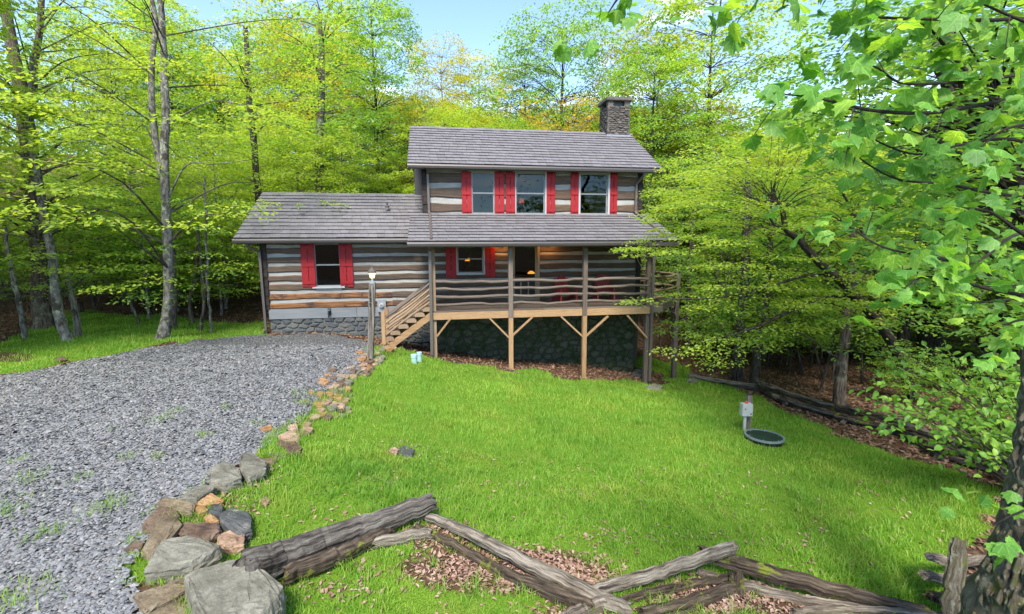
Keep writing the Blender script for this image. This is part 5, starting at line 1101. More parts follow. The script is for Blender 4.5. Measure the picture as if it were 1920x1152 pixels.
LOOK = {'tall_yellow': 'tall yellow-green tree', 'tall_green': 'tall fresh green tree', 'layered': 'low yellow-green tree with layered boughs', 'layered_green': 'low green tree with layered boughs', 'olive': 'olive-gold spring tree', 'broad': 'broad round green tree', 'mid': 'deep green tree', 'rust': 'rusty-gold tree', 'sparse': 'thin twiggy tree with sparse leaves', 'sapling': 'young sapling'}
def describe(var, x, y, fallback):
    if y < 2: return fallback
    p_, d_ = proj(np.array([x, y, 3.0])); w = where(p_[0])
    if not w: return fallback
    return LOOK[var]+', '+('near, ' if y < 28 else 'halfway back, ' if y < 42 else 'far back, ')+w
zone(28, -21, -6.5, 19.5, 33, ['layered', 'layered_green', 'layered', 'layered_green', 'tall_yellow'], (4.5, 9), 'leafy tree in the yellow-green woods left of the cabin', 'trees of the woods left of the cabin', 2.3)
zone(22, -17, -6.3, 18.5, 27, ['layered', 'layered_green', 'layered'], (3.2, 6.0), 'leafy tree in the yellow-green woods left of the cabin', 'trees of the woods left of the cabin', 1.5, minh=3)
zone(10, -6, 12, 26, 34, ['olive', 'tall_yellow', 'olive', 'tall_yellow'], (8, 15), 'tree standing close behind the cabin roofs', 'trees close behind the cabin', 2.2)
zone(30, -36, -4, 34, 60, ['tall_yellow', 'tall_green', 'olive', 'mid', 'tall_yellow'], (11, 18), 'tall tree on the hillside deep in the woods left of the cabin', 'trees deep in the left woods', 2.8)
zone(12, -34, -14, 10, 22, ['tall_yellow', 'layered', 'tall_green'], (7, 14), 'leafy tree at the left edge of the woods', 'trees at the left edge of the woods', 2.6)
zone(28, -7, 16, 27, 38, ['tall_yellow', 'tall_green', 'olive', 'broad', 'layered'], (8, 16), 'tree standing close behind the cabin roofs', 'trees close behind the cabin', 2.6)
zone(24, -10, 22, 37, 62, ['olive', 'sparse', 'tall_yellow', 'rust', 'tall_green', 'olive'], (9, 18), 'distant spring tree on the slope behind the cabin roofs', 'distant trees behind the cabin', 3.0)
zone(24, 11, 26, 20, 34, ['layered_green', 'layered', 'tall_green', 'layered', 'layered_green'], (4.5, 10), 'green tree in the shady woods right of the cabin', 'trees of the woods right of the cabin', 2.5)
zone(34, 12, 46, 32, 60, ['tall_green', 'mid', 'broad', 'tall_yellow', 'tall_green'], (12, 19), 'tall green tree deep in the woods right of the cabin', 'trees deep in the right woods', 3.0)
zone(10, 15, 32, 10, 20, ['mid', 'broad', 'layered_green'], (7, 15), 'green tree at the right edge of the woods', 'trees at the right edge of the woods', 3.0)
zone(16, -22, 26, -34, -21, ['mid', 'broad', 'tall_green'], (15, 19), 'tall tree of the woods facing the cabin', 'trees facing the cabin', 3.2)
zone(9, -24, -15, -15, 8, ['tall_green', 'mid', 'layered'], (9, 13), 'tree on the near left side of the driveway', 'trees facing the cabin', 3.2)
zone(7, 15, 26, -14, 8, ['tall_green', 'mid', 'broad'], (9, 13), 'tree on the near right side of the lawn', 'trees facing the cabin', 3.2)
# the ones that can be told apart
def named(var, px, base_d, top_py, label, asp=1.0, rz=0):
    q = at(px, 500, base_d); x, y = q[0], q[1]; z = float(gz(x, y)); h = at(px, top_py, y)[2]-z; PLACED.append((x, y))
    return put(var, x, y, h, rz, label, None, asp)
named('broad', 1052, 33, 14, 'round-topped green tree rising highest into the sky behind the upper roof', .80, 1.0)
named('tall_green', 985, 36, 100, 'narrower green tree just left of the round-topped one', .8, 2.0)
named('tall_green', 715, 30, -20, 'tall green tree filling the sky left of the gap above the roofs', .85, 2)
named('olive', 835, 44, 82, 'yellow-olive tree with bare twiggy top left of the sky gap', .9, 3)
named('olive', 905, 40, 120, 'yellow tree behind the middle of the upper roof', 1.1, 4)
named('rust', 1075, 30, 190, 'low rusty-gold tree beside the chimney', 1.2, 0)
named('sparse', 1175, 34, 40, 'thin pale tree with sparse leaves right of the chimney', .9, 1)
named('sparse', 1225, 32, 55, 'second thin pale tree with sparse leaves, farther right of the chimney', .9, 2.2)
named('tall_green', 1215, 27, 105, 'bushy green tree right behind the chimney side of the roof', 1.0, 5)
named('tall_yellow', 1320, 30, -40, 'tall light green tree right of the upper roof', 1.0, 3)
# understory saplings
def saplings(n, poly, hr, label, group):
    k = 0
    while k < n:
        px, py = g.uniform(poly[0], poly[2]), g.uniform(poly[1], poly[3]); q = hit(px, py)
        if footprint(q[0], q[1], 0) or grass_mask(q[:1], q[1:2])[0]: continue
        put('sapling', q[0], q[1], g.uniform(*hr), g.random()*6, describe('sapling', q[0], q[1], label), group, g.uniform(.8, 1.3), 'sapling'); k += 1
saplings(26, (0, 520, 470, 585), (1.5, 4.0), 'young sapling at the foot of the bank left of the cabin', 'saplings left of the cabin')
saplings(16, (1290, 600, 1640, 690), (1.5, 3.6), 'young sapling between the dark trunks right of the cabin', 'saplings right of the cabin')
saplings(8, (1640, 640, 1900, 780), (1.2, 2.4), 'young sapling behind the right part of the rail fence', 'saplings behind the rail fence')

# individually traced trees
def traced(name, label, path, widths, bark, sprays, K, leaf, lm, seed, frac=.22, forks=(), sides=12, cat='tree', **kw):
    """path: (px, py, depth); widths in metres; sprays: world centres, radii"""
    rg = np.random.default_rng(seed); P = np.array([at(*p) for p in path]); gq = float(gz(P[0, 0], P[0, 1])); P[0, 2] = min(P[0, 2], gq-.15)
    base = P[0].copy(); base[2] = gq; n = 26; TP = spline(P, n)-base; TR = np.interp(np.linspace(0, 1, n), np.linspace(0, 1, len(widths)), widths)
    TP[2:, :2] += rg.normal(0, .012, (n-2, 2)); TR[0] *= 1.3
    t = thing(name, label, cat, base); tb = MB(); tube(tb, TP, TR, sides, True, .09, rg); tb.obj('trunk', bark, t, smooth=True)
    allp, allr = TP, TR
    for fp, fw in forks:
        FP = spline(np.array([at(*p) for p in fp]), 16)-base; FR = np.interp(np.linspace(0, 1, 16), np.linspace(0, 1, len(fw)), fw); f = MB(); tube(f, FP, FR, 8, True, .08, rg); f.obj('stem', bark, t, smooth=True); allp = np.vstack([allp, FP]); allr = np.concatenate([allr, FR])
    C_, R_ = sprays(rg, TP+base) if callable(sprays) else sprays
    pq, dq = proj(C_); hid = (pq[:, 0] > 440) & (pq[:, 0] < 1250) & (pq[:, 1] > 250) & (pq[:, 1] < 700) & (dq < 16.5)
    if 'leaning' in name: hid = (pq[:, 0] < 1310) & (pq[:, 1] > 485) & (pq[:, 1] < 720) & (rg.random(len(C_)) < .62)
    C_, R_ = C_[~hid], R_[~hid]
    C_ = C_-base; lb = MB(); 
    for c in C_[rg.random(len(C_)) < frac]:
        dd = np.linalg.norm(allp-c, axis=1)+1.2*np.maximum(allp[:, 2]-c[2]+.25*np.linalg.norm((allp-c)[:, :2], axis=1), 0); i = int(np.argmin(dd)); a = allp[i]
        L_ = np.linalg.norm(c-a); m1 = a*.55+c*.45+np.array([0, 0, .10*L_])+rg.normal(0, .04, 3)*L_; tube(lb, spline([a, m1, c], 8), np.linspace(min(allr[i]*.3, .008+.008*L_), .005, 8), 5, False)
    if lb.n: o = lb.obj('limbs', M['bark'] if bark == M['bark_pale'] else bark, t); o['kind'] = 'stuff'
    ax = np.arctan2(C_[:, 1]-np.median(allp[:, 1]), C_[:, 0]-np.median(allp[:, 0]))
    V, F = leaf_cloud(C_, R_, ax, K, leaf, rg, **kw); o = MB().add(V, F).obj('crown', lm, t); o['kind'] = 'stuff'; return t
def cloud(n, z0, z1, rad, sr, cx=0, cy=0, zp=1.0):
    def f(rg, TP):
        zz = rg.random(n)**zp*(z1-z0)+z0+TP[0, 2]; a = rg.random(n)*6.283; r = rad*np.sqrt(rg.random(n)*.9+.1); ax = np.interp(zz, TP[:, 2], TP[:, 0]); ay = np.interp(zz, TP[:, 2], TP[:, 1])
        return np.stack([ax+cx+r*np.cos(a), ay+cy+r*np.sin(a), zz], -1), rg.uniform(*sr, n)
    return f
def pxcloud(n, poly, d0, d1, sr):
    def f(rg, TP):
        out = []; P = np.array(poly, float)
        while len(out) < n:
            x, y = rg.uniform(P[:, 0].min(), P[:, 0].max()), rg.uniform(P[:, 1].min(), P[:, 1].max())
            if inpoly(np.array([x]), np.array([y]), P)[0]: out.append(at(x, y, rg.uniform(d0, d1)))
        return np.array(out), rg.uniform(*sr, n)
    return f
traced('broadleaf_tree', 'thick dark brown tree trunk leaning left at the left edge of the lawn', [(86,614,15.6),(80,560,15.6),(76,500,15.6),(70,400,15.6),(56,300,15.7),(46,200,15.8),(24,90,16),(0,-30,16.3)], [.34,.27,.25,.24,.22,.19,.16,.13], M['bark'],
       cloud(170, 3.2, 12, 5.2, (.6, 1.1)), 80, .125, M['leaf_yellow'], 401, forks=[([(47,205,15.8),(62,165,15.9),(64,120,16),(74,60,16.1),(80,-30,16.3)], [.12,.10,.09,.07])], flat=.06)
traced('broadleaf_tree', 'slender grey-barked tree crossing in front of the thick dark trunk on the left', [(130,637,13.6),(112,590,13.6),(103,530,13.7),(96,470,13.8),(80,400,13.9),(66,300,14),(52,230,14.1),(60,100,14.2)], [.15,.13,.115,.11,.10,.085,.07,.05], M['bark_pale'],
       cloud(90, 1.8, 7.5, 3.2, (.5, .9)), 85, .11, M['leaf_yellow'], 402, flat=.05)
traced('broadleaf_tree', 'thin pale sapling trunk at the far left edge of the lawn', [(46,626,14),(36,570,14),(22,510,14.1),(12,450,14.2),(4,390,14.3)], [.075,.065,.06,.05,.04], M['bark_pale'], cloud(36, 1.6, 4.5, 2.0, (.5, .8)), 60, .10, M['leaf_green'], 403, flat=.05)
traced('broadleaf_tree', 'tall pale grey lichen-spotted tree standing alone at the driveway edge, left of the cabin', [(304,632,14.0),(313,585,14),(316,520,14),(313,440,14),(309,330,14.1),(310,200,14.3),(306,90,14.5),(296,-60,14.8)], [.18,.135,.122,.116,.108,.098,.082,.06], M['bark_pale'],
       cloud(185, 3.4, 12, 5.0, (.6, 1.1)), 80, .12, M['leaf_yellow'], 404, forks=[([(306,340,14.1),(296,290,14.2),(285,200,14.3),(285,110,14.5),(292,40,14.7),(270,-60,15)], [.09,.09,.085,.08,.07,.05]), ([(314,235,14.3),(345,215,14.0),(400,190,13.6),(470,200,13.3)], [.028,.022,.016,.008]), ([(316,370,14.1),(350,310,14),(400,308,13.8),(470,300,13.6)], [.028,.022,.016,.008])], flat=.055)
traced('broadleaf_tree', 'dark trunk rising behind the left end of the wing roof', [(500,600,20),(497,520,20),(490,440,20),(482,330,20),(470,200,20.3),(460,50,20.6)], [.17,.15,.14,.13,.11,.08], M['bark_dark'], cloud(110, 3.5, 11, 3.6, (.6, 1.0)), 60, .13, M['leaf_yellow'], 405)
traced('broadleaf_tree', 'grey trunk rising behind the middle of the wing roof', [(602,560,25),(601,420,25),(600,360,25),(598,270,25),(604,170,25.2),(600,20,25.5)], [.26,.24,.23,.21,.17,.10], M['bark'], cloud(150, 7.5, 16, 3.8, (.6, 1.1)), 65, .16, M['leaf_green'], 406)
for i, (p, w, lab) in enumerate([([(280,592,17.5),(272,520,17.5),(262,430,17.6),(262,380,17.7)], .05, 'thin trunk left of the lone pale tree, at the foot of the bank'), ([(325,604,15.8),(328,540,15.8),(322,420,15.9)], .06, 'thin dark trunk hugging the right side of the lone pale tree'), ([(372,613,15.8),(382,570,15.8),(378,500,15.9),(372,440,16)], .05, 'slim trunk halfway between the lone pale tree and the wing'), ([(396,612,15.6),(390,540,15.6),(386,400,15.8),(383,330,16)], .04, 'thin straight pale stem nearest the wing'), ([(262,590,16.3),(240,555,16.3),(225,520,16.4)], .035, 'small leaning stem on the bank lawn'), ([(362,605,17),(356,570,17),(368,500,17.2),(372,420,17.3)], .06, 'crooked stem left of the slim trunk')]):
    traced('understory_tree', lab, p, [w*1.1, w, w*.7], M['bark_pale'] if i in (0, 3) else M['bark'], cloud(26, 1.4, 4.6, 2.0, (.45, .85)), 60, .10, M['leaf_green'] if i % 2 else M['leaf_yellow'], 420+i, sides=8, flat=.05)
# broken snag and stumps
q = hit(132, 634); t = thing('tree_snag', 'broken hollow grey snag beside the leaning slender tree', 'dead tree', (q[0]+.02, q[1]+.25, q[2]-.1)); P = spline([(0, 0, 0), (.0, 0, .7), (-.05, 0, 1.3), (-.12, .02, 1.75)], 12); mb = MB(); tube(mb, P, np.linspace(.10, .05, 12), 7, True, .2); mb.obj('trunk', M['fence_pale'], t)
for k in range(3): mb = MB(); tube(mb, spline([(-.1, 0, 1.55), (-.16+.06*k, 0, 1.9), (-.3+.13*k, .03, 2.1+.1*k)], 5), np.linspace(.03, .006, 5), 5); mb.obj('broken_limb', M['fence_pale'], t)
q = hit(153, 586); t = thing('stump', 'small cut stump on the left lawn below the bank', 'stump', (q[0], q[1], q[2]-.05)); lathe(MB(), [(.11, 0), (.08, .1), (.075, .42), (0, .43)], 10).obj('trunk', M['bark_dark'], t)
q = hit(1343, 702) ; t = thing('stump', 'dark round stump at the edge of the woods near the start of the rail fence', 'stump', (q[0], q[1]+.6, gz(q[0], q[1]+.6)-.05)); lathe(MB(), [(.26, 0), (.20, .15), (.18, .42), (0, .44)], 12).obj('trunk', M['bark_dark'], t)
# right woods
TR_ = [([(1384,702,17.2),(1384,660,17.2),(1388,600,17.3),(1396,540,17.4),(1400,440,17.6),(1404,300,18)], [.24,.20,.19,.18,.15,.1], 'bark_dark', 'short thick dark trunk behind the start of the rail fence'),
 ([(1412,722,15.6),(1420,660,15.6),(1428,600,15.7),(1436,560,15.8),(1444,470,16),(1450,350,16.3)], [.17,.14,.13,.12,.10,.06], 'bark_dark', 'dark trunk standing right behind the rail fence, second from the cabin'),
 ([(1575,758,13.2),(1577,700,13.2),(1582,650,13.2),(1588,590,13.3),(1594,540,13.4),(1600,400,13.8)], [.18,.145,.135,.12,.11,.08], 'bark', 'mottled straight trunk rising from the middle of the rail fence'),
 ([(1743,700,19),(1745,620,19),(1748,520,19),(1752,400,19.2),(1765,250,19.5),(1790,100,20)], [.5,.44,.40,.34,.27,.18], 'bark_dark', 'thickest dark trunk in the right woods'),
 ([(1846,640,21),(1848,560,21),(1850,420,21.3),(1850,250,21.6)], [.25,.22,.19,.14], 'bark', 'tall brown trunk between the thickest trunk and the right edge'),
 ([(1290,668,22),(1288,600,22),(1292,520,22),(1300,400,22.5)], [.14,.13,.11,.08], 'bark_dark', 'dark trunk seen just right of the deck corner'),
 ([(1218,640,24),(1212,560,24),(1208,480,24),(1205,400,24.5)], [.16,.15,.13,.10], 'bark_dark', 'dark trunk seen through the deck rails'),
 ([(1780,200,9.5),(1776,140,9.5),(1768,90,9.6),(1790,20,9.8)], [.10,.09,.07,.05], 'bark_dark', '')]
for i, (p, w, bk, lab) in enumerate(TR_[:-1]):
    traced('woodland_tree', lab, p, w, M[bk], cloud(90 if i < 5 else 60, 2.2 if i in (0, 1, 2) else 4, 8.5 if i < 3 else 11, 3.2, (.55, 1.0)), 62, .125, M['leaf_green'] if i % 2 else M['leaf_mid'], 440+i, flat=.06)
g = np.random.default_rng(9)
for i, (px, py) in enumerate([(1440,690),(1460,694),(1480,700),(1502,702),(1509,706),(1520,690),(1535,735),(1548,712),(1560,720),(1450,670),(1470,668),(1360,672),(1335,676),(1618,720),(1255,668),(1240,664),(1310,664)]):
    q = hit(px, py); h = g.uniform(3, 5); ms = VAR['sapling'][0]; t = thing('understory_tree', 'slim dark stem among the undergrowth behind the rail fence', 'tree', (q[0], q[1], q[2]-.1), g.random()*6, 'slim dark stems behind the rail fence')
    lx, ly = g.normal(0, .5, 2); mb = MB(); TP = spline([(0, 0, -.1), (lx*.3+g.normal(0, .08), ly*.3, h*.35), (lx, ly, h)], 10); tube(mb, TP, np.linspace(.055, .015, 10), 7, True, .1, g); mb.obj('trunk', M['bark_dark'], t, smooth=True)
    n = 16; zz = g.uniform(h*.45, h*1.0, n); a = g.random(n)*6.28; C_ = np.stack([lx*.6+np.cos(a)*g.random(n)*1.3, ly*.6+np.sin(a)*g.random(n)*1.3, zz], -1)
    mb = MB(); limb_paths(mb, TP, np.linspace(.055, .015, 10), C_, g, 1.0, 4); o = mb.obj('limbs', M['bark_dark'], t); o['kind'] = 'stuff'
    V, F = leaf_cloud(C_, g.uniform(.4, .8, n), a, 50, .105, g, flat=.06); o = MB().add(V, F).obj('crown', M['leaf_green'], t); o['kind'] = 'stuff'
# leaning tree whose crown reaches over the deck corner
POLY = [(1180,465),(1240,440),(1215,400),(1250,350),(1290,290),(1390,250),(1520,225),(1660,270),(1700,360),(1700,520),(1640,600),(1500,640),(1400,665),(1320,690),(1300,640),(1220,695),(1280,610),(1270,580),(1170,592),(1165,560),(1280,540),(1280,480),(1190,478)]
lt = traced('leaning_tree', 'dark crooked tree leaning left behind the fence, layered crown reaching the deck corner', [(1712,770,14.6),(1695,700,14.3),(1665,630,13.8),(1615,568,13.2),(1572,524,12.8),(1530,487,12.4),(1503,455,12.2),(1472,428,12),(1468,392,11.9),(1452,378,11.8),(1428,380,11.6)], [.17,.15,.14,.12,.11,.10,.09,.07,.06,.045,.02], M['bark_dark'],
    pxcloud(330, POLY, 11.0, 14.6, (.45, .85)), 88, .088, M['leaf_yellow'], 470, frac=.55, forks=[([(1505,457,12.2),(1470,430,12.1),(1450,420,12.0),(1440,395,11.8)], [.05,.045,.03,.02]), ([(1600,560,13.2),(1540,560,13),(1470,590,12.6),(1400,620,12.2),(1330,640,11.9)], [.05,.04,.035,.03,.012]), ([(1560,515,12.8),(1500,520,12.5),(1420,545,12.1),(1330,560,11.6),(1230,560,11.4)], [.045,.04,.03,.02,.01]), ([(1650,600,13.6),(1640,500,13.2),(1600,400,12.9),(1560,330,12.6)], [.06,.05,.035,.02])], flat=.045, droop=.12)
print('trees done')
# neighbour's house glimpsed through the woods
q = at(1690, 560, 46); t = thing('neighbour_house', 'pale sided house glimpsed through the woods at the far right', 'house', (q[0], q[1], float(gz(q[0], q[1]))-.2), .1)
box(MB(), -6, 6, 0, 7, 0, 4.6).obj('wall', M['house_white'], t); MB().add([(-6.5, -.6, 4.5), (6.5, -.6, 4.5), (6.5, 3.5, 6.8), (-6.5, 3.5, 6.8), (6.5, 7.6, 4.5), (-6.5, 7.6, 4.5)], [(0, 1, 2, 3), (3, 2, 4, 5), (0, 3, 5), (1, 4, 2), (0, 5, 4, 1)]).obj('roof', M['gutter'], t)
for i in range(12): box(MB(), -6.02, 6.02, -.03, .0, .2+.36*i, .23+.36*i+.02).obj('siding_board', M['trim'], t)
for x_ in (-3.5, -.2, 3): f = box(MB(), x_-.6, x_+.6, -.06, -.035, 1.5, 3.0).obj('window', M['trim'], t); box(MB(), x_-.5, x_+.5, -.075, -.062, 1.6, 2.9).obj('pane', M['glass'], f)

# ------------------------------------------------------------------ foreground maple: mossy trunk at the right edge, lobed leaves hanging into view
def maple_leaf(seed, fold=.12):
    """five-lobed leaf of unit length in the XY plane, stalk at the origin, tip at +Y"""
    g_ = np.random.default_rng(seed); ol = [(0,0),(.15,-.05),(.34,-.02),(.40,.14),(.56,.26),(.60,.44),(.45,.47),(.40,.56),(.42,.72),(.28,.72),(.17,.76),(.09,.90),(0,1.04)]
    ol = ol+[(-x, y) for x, y in ol[-2:0:-1]]; V = np.array([(x*(1+g_.normal(0, .05)), y+g_.normal(0, .015), 0) for x, y in ol])
    c = np.array([[0, .38, 0.]]); V = np.vstack([V, c]); V[:, 2] = -fold*np.abs(V[:, 0])*1.2-.22*np.clip(V[:, 1]-.3, 0, 1)**2+g_.normal(0, .012, len(V))
    n = len(ol); return V, [(i, (i+1) % n, n) for i in range(n)]
def round_leaf(seed):
    g_ = np.random.default_rng(seed); ol = [(0,0),(.20,.08),(.33,.28),(.36,.50),(.27,.74),(.12,.90),(0,1.04)]; ol = ol+[(-x, y) for x, y in ol[-2:0:-1]]
    V = np.array([(x, y, 0) for x, y in ol]); V = np.vstack([V, [[0, .45, 0]]]); V[:, 2] = .28*np.abs(V[:, 0])-.25*V[:, 1]**2+g_.normal(0, .01, len(V)); n = len(ol); return V, [(i, (i+1) % n, n) for i in range(n)]
def place_leaves(parent, base, PP, UU, NN, LL, shapes, mat, nmax=300):
    """leaves at PP with direction UU and normal NN; the largest in view become objects, the rest one mesh"""
    UU = UU/np.linalg.norm(UU, axis=1)[:, None]; S_ = np.cross(UU, NN); S_ /= np.linalg.norm(S_, axis=1)[:, None]; N_ = np.cross(S_, UU)
    pr, d = proj(PP); size = LL/np.maximum(d, .3)*((pr[:, 0] > -60) & (pr[:, 0] < 1980) & (pr[:, 1] > -60) & (pr[:, 1] < 1210)); order = np.argsort(-size)
    mesh_ = [MB().add(V, F, V).mesh('leaf', mat) for V, F in shapes]; rest = MB()
    for r_, i in enumerate(order):
        k = i % len(shapes); Rm = np.stack([S_[i], UU[i], N_[i]], 1)*LL[i]; p = PP[i]-base
        if r_ < nmax and size[i] > 0:
            o = link('leaf', mesh_[k], parent); m4 = Matrix.Identity(4)
            for a in range(3):
                for b_ in range(3): m4[a][b_] = Rm[a, b_]
                m4[a][3] = p[a]
            o.matrix_local = m4
        else: V, F = shapes[k]; rest.add(V@Rm.T+p, F, V)
    if rest.n: o = rest.obj('foliage', mat, parent); o['kind'] = 'stuff'
g = np.random.default_rng(55)
base = np.array([*at(1975, 1152, 3.1)[:2], 0]); base[2] = float(gz(base[0], base[1]))
fm = thing('maple_tree', 'foreground maple at the right edge with thick mossy trunk and large lobed hanging leaves', 'tree', base)
TPX = [(1965,1300,3.1),(1962,1160,3.1),(1972,1060,3.12),(1982,960,3.15),(1990,860,3.2),(1998,740,3.25),(2012,600,3.3),(2040,400,3.4),(2080,100,3.5),(2100,-300,3.6)]
P = spline(np.array([at(*p) for p in TPX]), 60); RR = np.interp(np.linspace(0, 1, 60), [0, .1, .2, .35, .5, .75, 1], [.52, .43, .32, .255, .225, .19, .13])
mb = MB(); tube(mb, P-base, RR, 26, True, .07, np.random.default_rng(3)); mb.obj('trunk', M['bark_moss'], fm, smooth=True)
mb = MB()
for k in range(420):                           # bark flakes and moss cushions standing off the trunk
    i = g.integers(2, 40); a = g.uniform(1.9, 5.2); T_, S_, U_ = frames(P); c = P[i]-base+(S_[i]*math.cos(a)+U_[i]*math.sin(a))*RR[i]*1.0; out = S_[i]*math.cos(a)+U_[i]*math.sin(a); s = g.uniform(.012, .032)
    tube(mb, [c-T_[i]*s*g.uniform(1, 3.5), c+out*s*.6, c+T_[i]*s*g.uniform(1, 3.5)], [s*.35, s*.8, s*.3], 5, True, .2, g)
o = mb.obj('bark_ridges', M['bark_moss'], fm, smooth=True); o['kind'] = 'stuff'
BR = [[(1995,70,2.2),(1925,42,2.15),(1870,20,2.1),(1800,-12,2.1)], [(1980,50,2.3),(1910,36,2.3),(1860,38,2.2),(1740,36,2.1),(1640,33,2.0),(1600,28,2.0)], [(1830,150,2.2),(1790,110,2.2),(1740,52,2.15),(1695,42,2.1)],
 [(1990,120,2.4),(1920,138,2.3),(1830,152,2.2),(1770,156,2.1),(1690,156,2.05),(1640,125,2.0),(1590,118,2.0)], [(1990,170,2.3),(1850,195,2.2),(1740,212,2.1),(1640,208,2.0),(1585,196,1.95),(1520,182,1.9),(1450,176,1.88)],
 [(1990,300,2.6),(1900,262,2.6),(1800,272,2.6),(1720,290,2.5),(1640,262,2.4),(1610,225,2.35)], [(1990,380,2.8),(1860,362,2.7),(1770,345,2.6),(1690,338,2.5),(1630,310,2.4),(1585,272,2.3)],
 [(1990,425,2.7),(1900,442,2.5),(1830,492,2.4),(1760,485,2.3),(1660,465,2.2),(1600,430,2.2),(1560,405,2.2)], [(1990,560,2.5),(1880,548,2.3),(1800,528,2.2),(1730,520,2.15),(1690,545,2.1)], [(1990,470,2.3),(1920,440,2.2),(1860,400,2.2),(1800,390,2.2),(1740,392,2.2)],
 [(2000,-60,2.3),(1800,-90,2.2),(1600,-60,2.1),(1500,-20,2.0),(1440,-8,2.0)], [(1600,-60,2.1),(1480,-70,2.0),(1380,-30,2.0),(1330,-5,2.0)], [(1480,-80,2.1),(1300,-90,2.0),(1210,-50,2.0),(1165,-10,2.0),(1140,25,2.0)],
 [(1995,20,2.0),(1930,-10,1.95),(1850,-30,1.9),(1700,-25,1.95),(1580,-18,2.0)], [(1990,620,2.3),(1925,600,2.2),(1880,610,2.15)], [(1990,250,2.1),(1930,235,2.05),(1880,245,2.0),(1840,275,2.0)], [(1990,500,3.0),(1900,505,2.9),(1820,455,2.8),(1740,430,2.7)], [(1990,930,2.4),(1940,950,2.1),(1895,968,2.0),(1862,985,1.95)]]
LP_, LU, LN, LL = [], [], [], []
for bi, br in enumerate(BR):
    Q = spline(np.array([at(*p) for p in br]), 22); z0 = Q[0][2]; j = int(np.argmin(np.abs(P[:, 2]-(z0-.25)))); 
    full = np.vstack([P[j][None], Q]) if bi not in (2, 11, 12) else Q
    full = spline(full, 30); mb = MB(); tube(mb, full-base, np.linspace(.011 if len(br) > 4 else .009, .0024, 30), 6, False, .06, g); mb.obj('branch', M['bark_dark'], fm, smooth=True)
    L_ = np.linalg.norm(np.diff(Q, axis=0), axis=1).sum(); nt_ = int(L_/.088)+3
    if bi == 17: nt_ = 5
    for k in range(nt_):
        t_ = (k+g.random())/nt_; t_ = t_**.8; i = min(int(t_*21), 20); p0 = Q[i]; T_ = Q[i+1]-Q[i]; T_ /= np.linalg.norm(T_)
        dr = T_*.6+g.normal(0, .55, 3); dr[2] -= .15; dr /= np.linalg.norm(dr); Lt = g.uniform(.08, .26); p1 = p0+dr*Lt; mb = MB(); tube(mb, spline([p0, p0+dr*Lt*.5+[0, 0, .01], p1], 4)-base, [.003, .0026, .0022, .0018], 4, False)
        mb.obj('twig', M['bark'], fm) if k % 4 == 0 and bi < 12 else LP_ and None
        for q in range(g.integers(2, 5)):
            pp = p0+dr*Lt*g.uniform(.4, 1.05)+g.normal(0, .025, 3); u = dr*.6+g.normal(0, .5, 3); u[2] -= .35; nn = np.array([0, -.15, 1.])+g.normal(0, .45, 3)
            LP_.append(pp); LU.append(u); LN.append(nn); LL.append(g.uniform(.05, .092))
# inner crown above the frame and to the right, out of view but shading like the rest
for k in range(260):
    c = at(g.uniform(1990, 2700), g.uniform(-900, 500), g.uniform(2.3, 4.5)); LP_.append(c); u = g.normal(0, 1, 3); u[2] -= .4; LU.append(u); LN.append(np.array([0, 0, 1.])+g.normal(0, .4, 3)); LL.append(g.uniform(.08, .13))
place_leaves(fm, base, np.array(LP_), np.array(LU), np.array(LN), np.array(LL), [maple_leaf(s, f) for s, f in ((1, .1), (2, .25), (3, -.1), (4, .35))], M['leaf_maple']); print('maple leaves', len(LL))

# second maple farther back, filling the right side
mp_pl = [(1480,200),(1560,120),(1640,60),(1760,-20),(1990,-60),(1990,640),(1900,650),(1800,600),(1700,560),(1640,480),(1600,380),(1520,280)]
q = at(2080, 700, 8.0)
m2 = traced('maple_tree', 'maple just behind the foreground one, its crown filling the right side of the view', [(2080,900,7.6),(2060,700,7.7),(1960,420,7.9),(1850,260,8.1),(1785,170,8.2),(1775,100,8.3),(1795,10,8.5),(1810,-200,8.7)], [.20,.18,.15,.13,.12,.10,.08,.05], M['bark_dark'],
   pxcloud(210, mp_pl, 5.0, 9.5, (.30, .55)), 34, .135, M['leaf_mid'], 480, frac=.5, forks=[([(1785,170,8.2),(1750,110,8.1),(1765,40,8.1),(1740,-40,8)], [.06,.05,.04,.03])], flat=.10, tilt=.6)

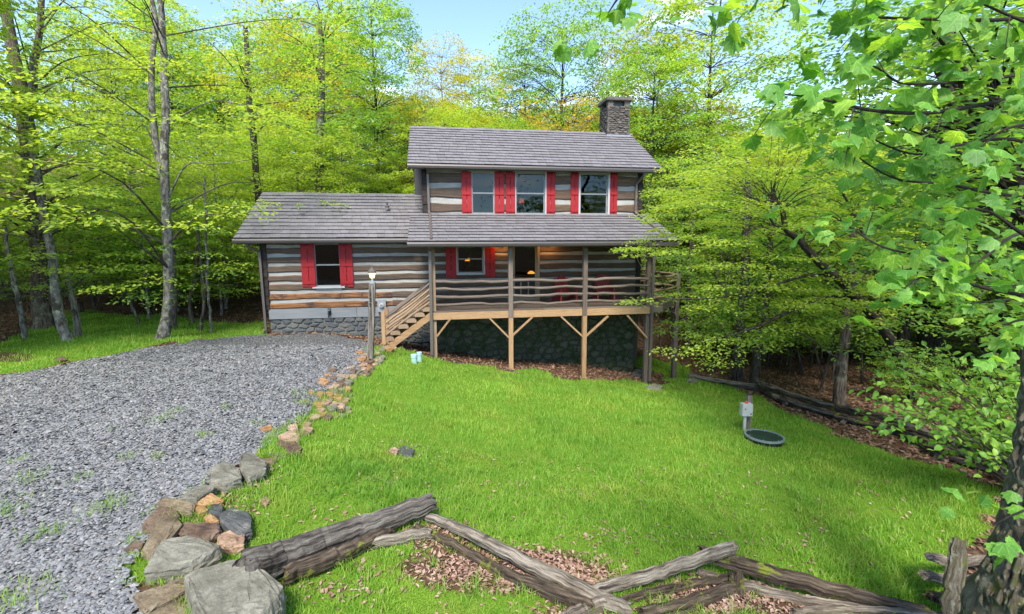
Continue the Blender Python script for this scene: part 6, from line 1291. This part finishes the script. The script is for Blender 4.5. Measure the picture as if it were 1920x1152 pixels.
# shrub with round leaves leaning over the rail fence
g = np.random.default_rng(66); b = at(1960, 860, 6.9); base = np.array([b[0], b[1], float(gz(b[0], b[1]))])
sh = thing('shrub', 'bright green round-leaved shrub arching over the rail fence at the right', 'shrub', base)
SP = np.array([(1612,775),(1640,735),(1700,745),(1655,690),(1690,655),(1760,645),(1830,615),(1905,590),(1925,860),(1850,838),(1790,808),(1740,790),(1660,798)], float)
LP_, LU, LN, LL = [], [], [], []
tips = []
while len(tips) < 46:
    x, y = g.uniform(1595, 1925), g.uniform(590, 860)
    if inpoly(np.array([x]), np.array([y]), SP)[0]: tips.append((x, y))
tips += [(1592,727),(1600,772),(1622,748),(1665,647),(1650,668),(1612,700)]
for k, (x, y) in enumerate(tips):
    tpt = at(x, y, g.uniform(5.2, 7.6)); root = base+np.array([g.normal(0, .15), g.normal(0, .15), 0]); m_ = (root+tpt)/2+np.array([0, 0, g.uniform(.1, .45)])
    S_ = spline([root, m_, tpt], 16); mb = MB(); tube(mb, S_-base, np.linspace(.016, .003, 16), 5, False); mb.obj('stem', M['bark'], sh, smooth=True)
    for j in range(30):
        i = g.integers(6, 15); p0 = S_[i]+g.normal(0, .10, 3)*(1.6 if i < 13 else .7); u = (S_[15]-S_[10])/np.linalg.norm(S_[15]-S_[10])*.7+g.normal(0, .6, 3); u[2] -= .2
        LP_.append(p0); LU.append(u); LN.append(np.array([0, -.3, 1.])+g.normal(0, .35, 3)); LL.append(g.uniform(.065, .115))
place_leaves(sh, base, np.array(LP_), np.array(LU), np.array(LN), np.array(LL), [round_leaf(s) for s in (1, 2, 3)], M['leaf_shrub'])
bpy.context.view_layer.update()

# tell look-alikes apart by their order in the view
ORD = ['', 'second', 'third', 'fourth', 'fifth', 'sixth', 'seventh', 'eighth', 'ninth', 'tenth', 'eleventh', 'twelfth', 'thirteenth', 'fourteenth', 'fifteenth', 'sixteenth', 'seventeenth', 'eighteenth', 'nineteenth', 'twentieth']
same = {}
for o in COL.objects:
    if o.parent is None and 'label' in o and o.location.y > 2: same.setdefault(o['label'], []).append(o)
for lab, os_ in same.items():
    if len(os_) < 2: continue
    st_ = 'stone' in lab
    info = []
    for o in os_:
        pxy, dd = proj(np.array([o.location.x, o.location.y, o.location.z+.5])); info.append((pxy[1] if st_ else pxy[0], o))
    vis = [i for i in info if st_ or -40 < i[0] < 1960]; vis.sort(key=lambda i: i[0])
    for k, (_, o) in enumerate(vis):
        o['label'] = lab+(', '+('nearest the cabin' if k == 0 else (ORD[k] if k < 20 else '%dth' % (k+1))+' from the cabin') if st_ else ', '+('leftmost' if k == 0 else (ORD[k] if k < 20 else '%dth' % (k+1))+' from left'))
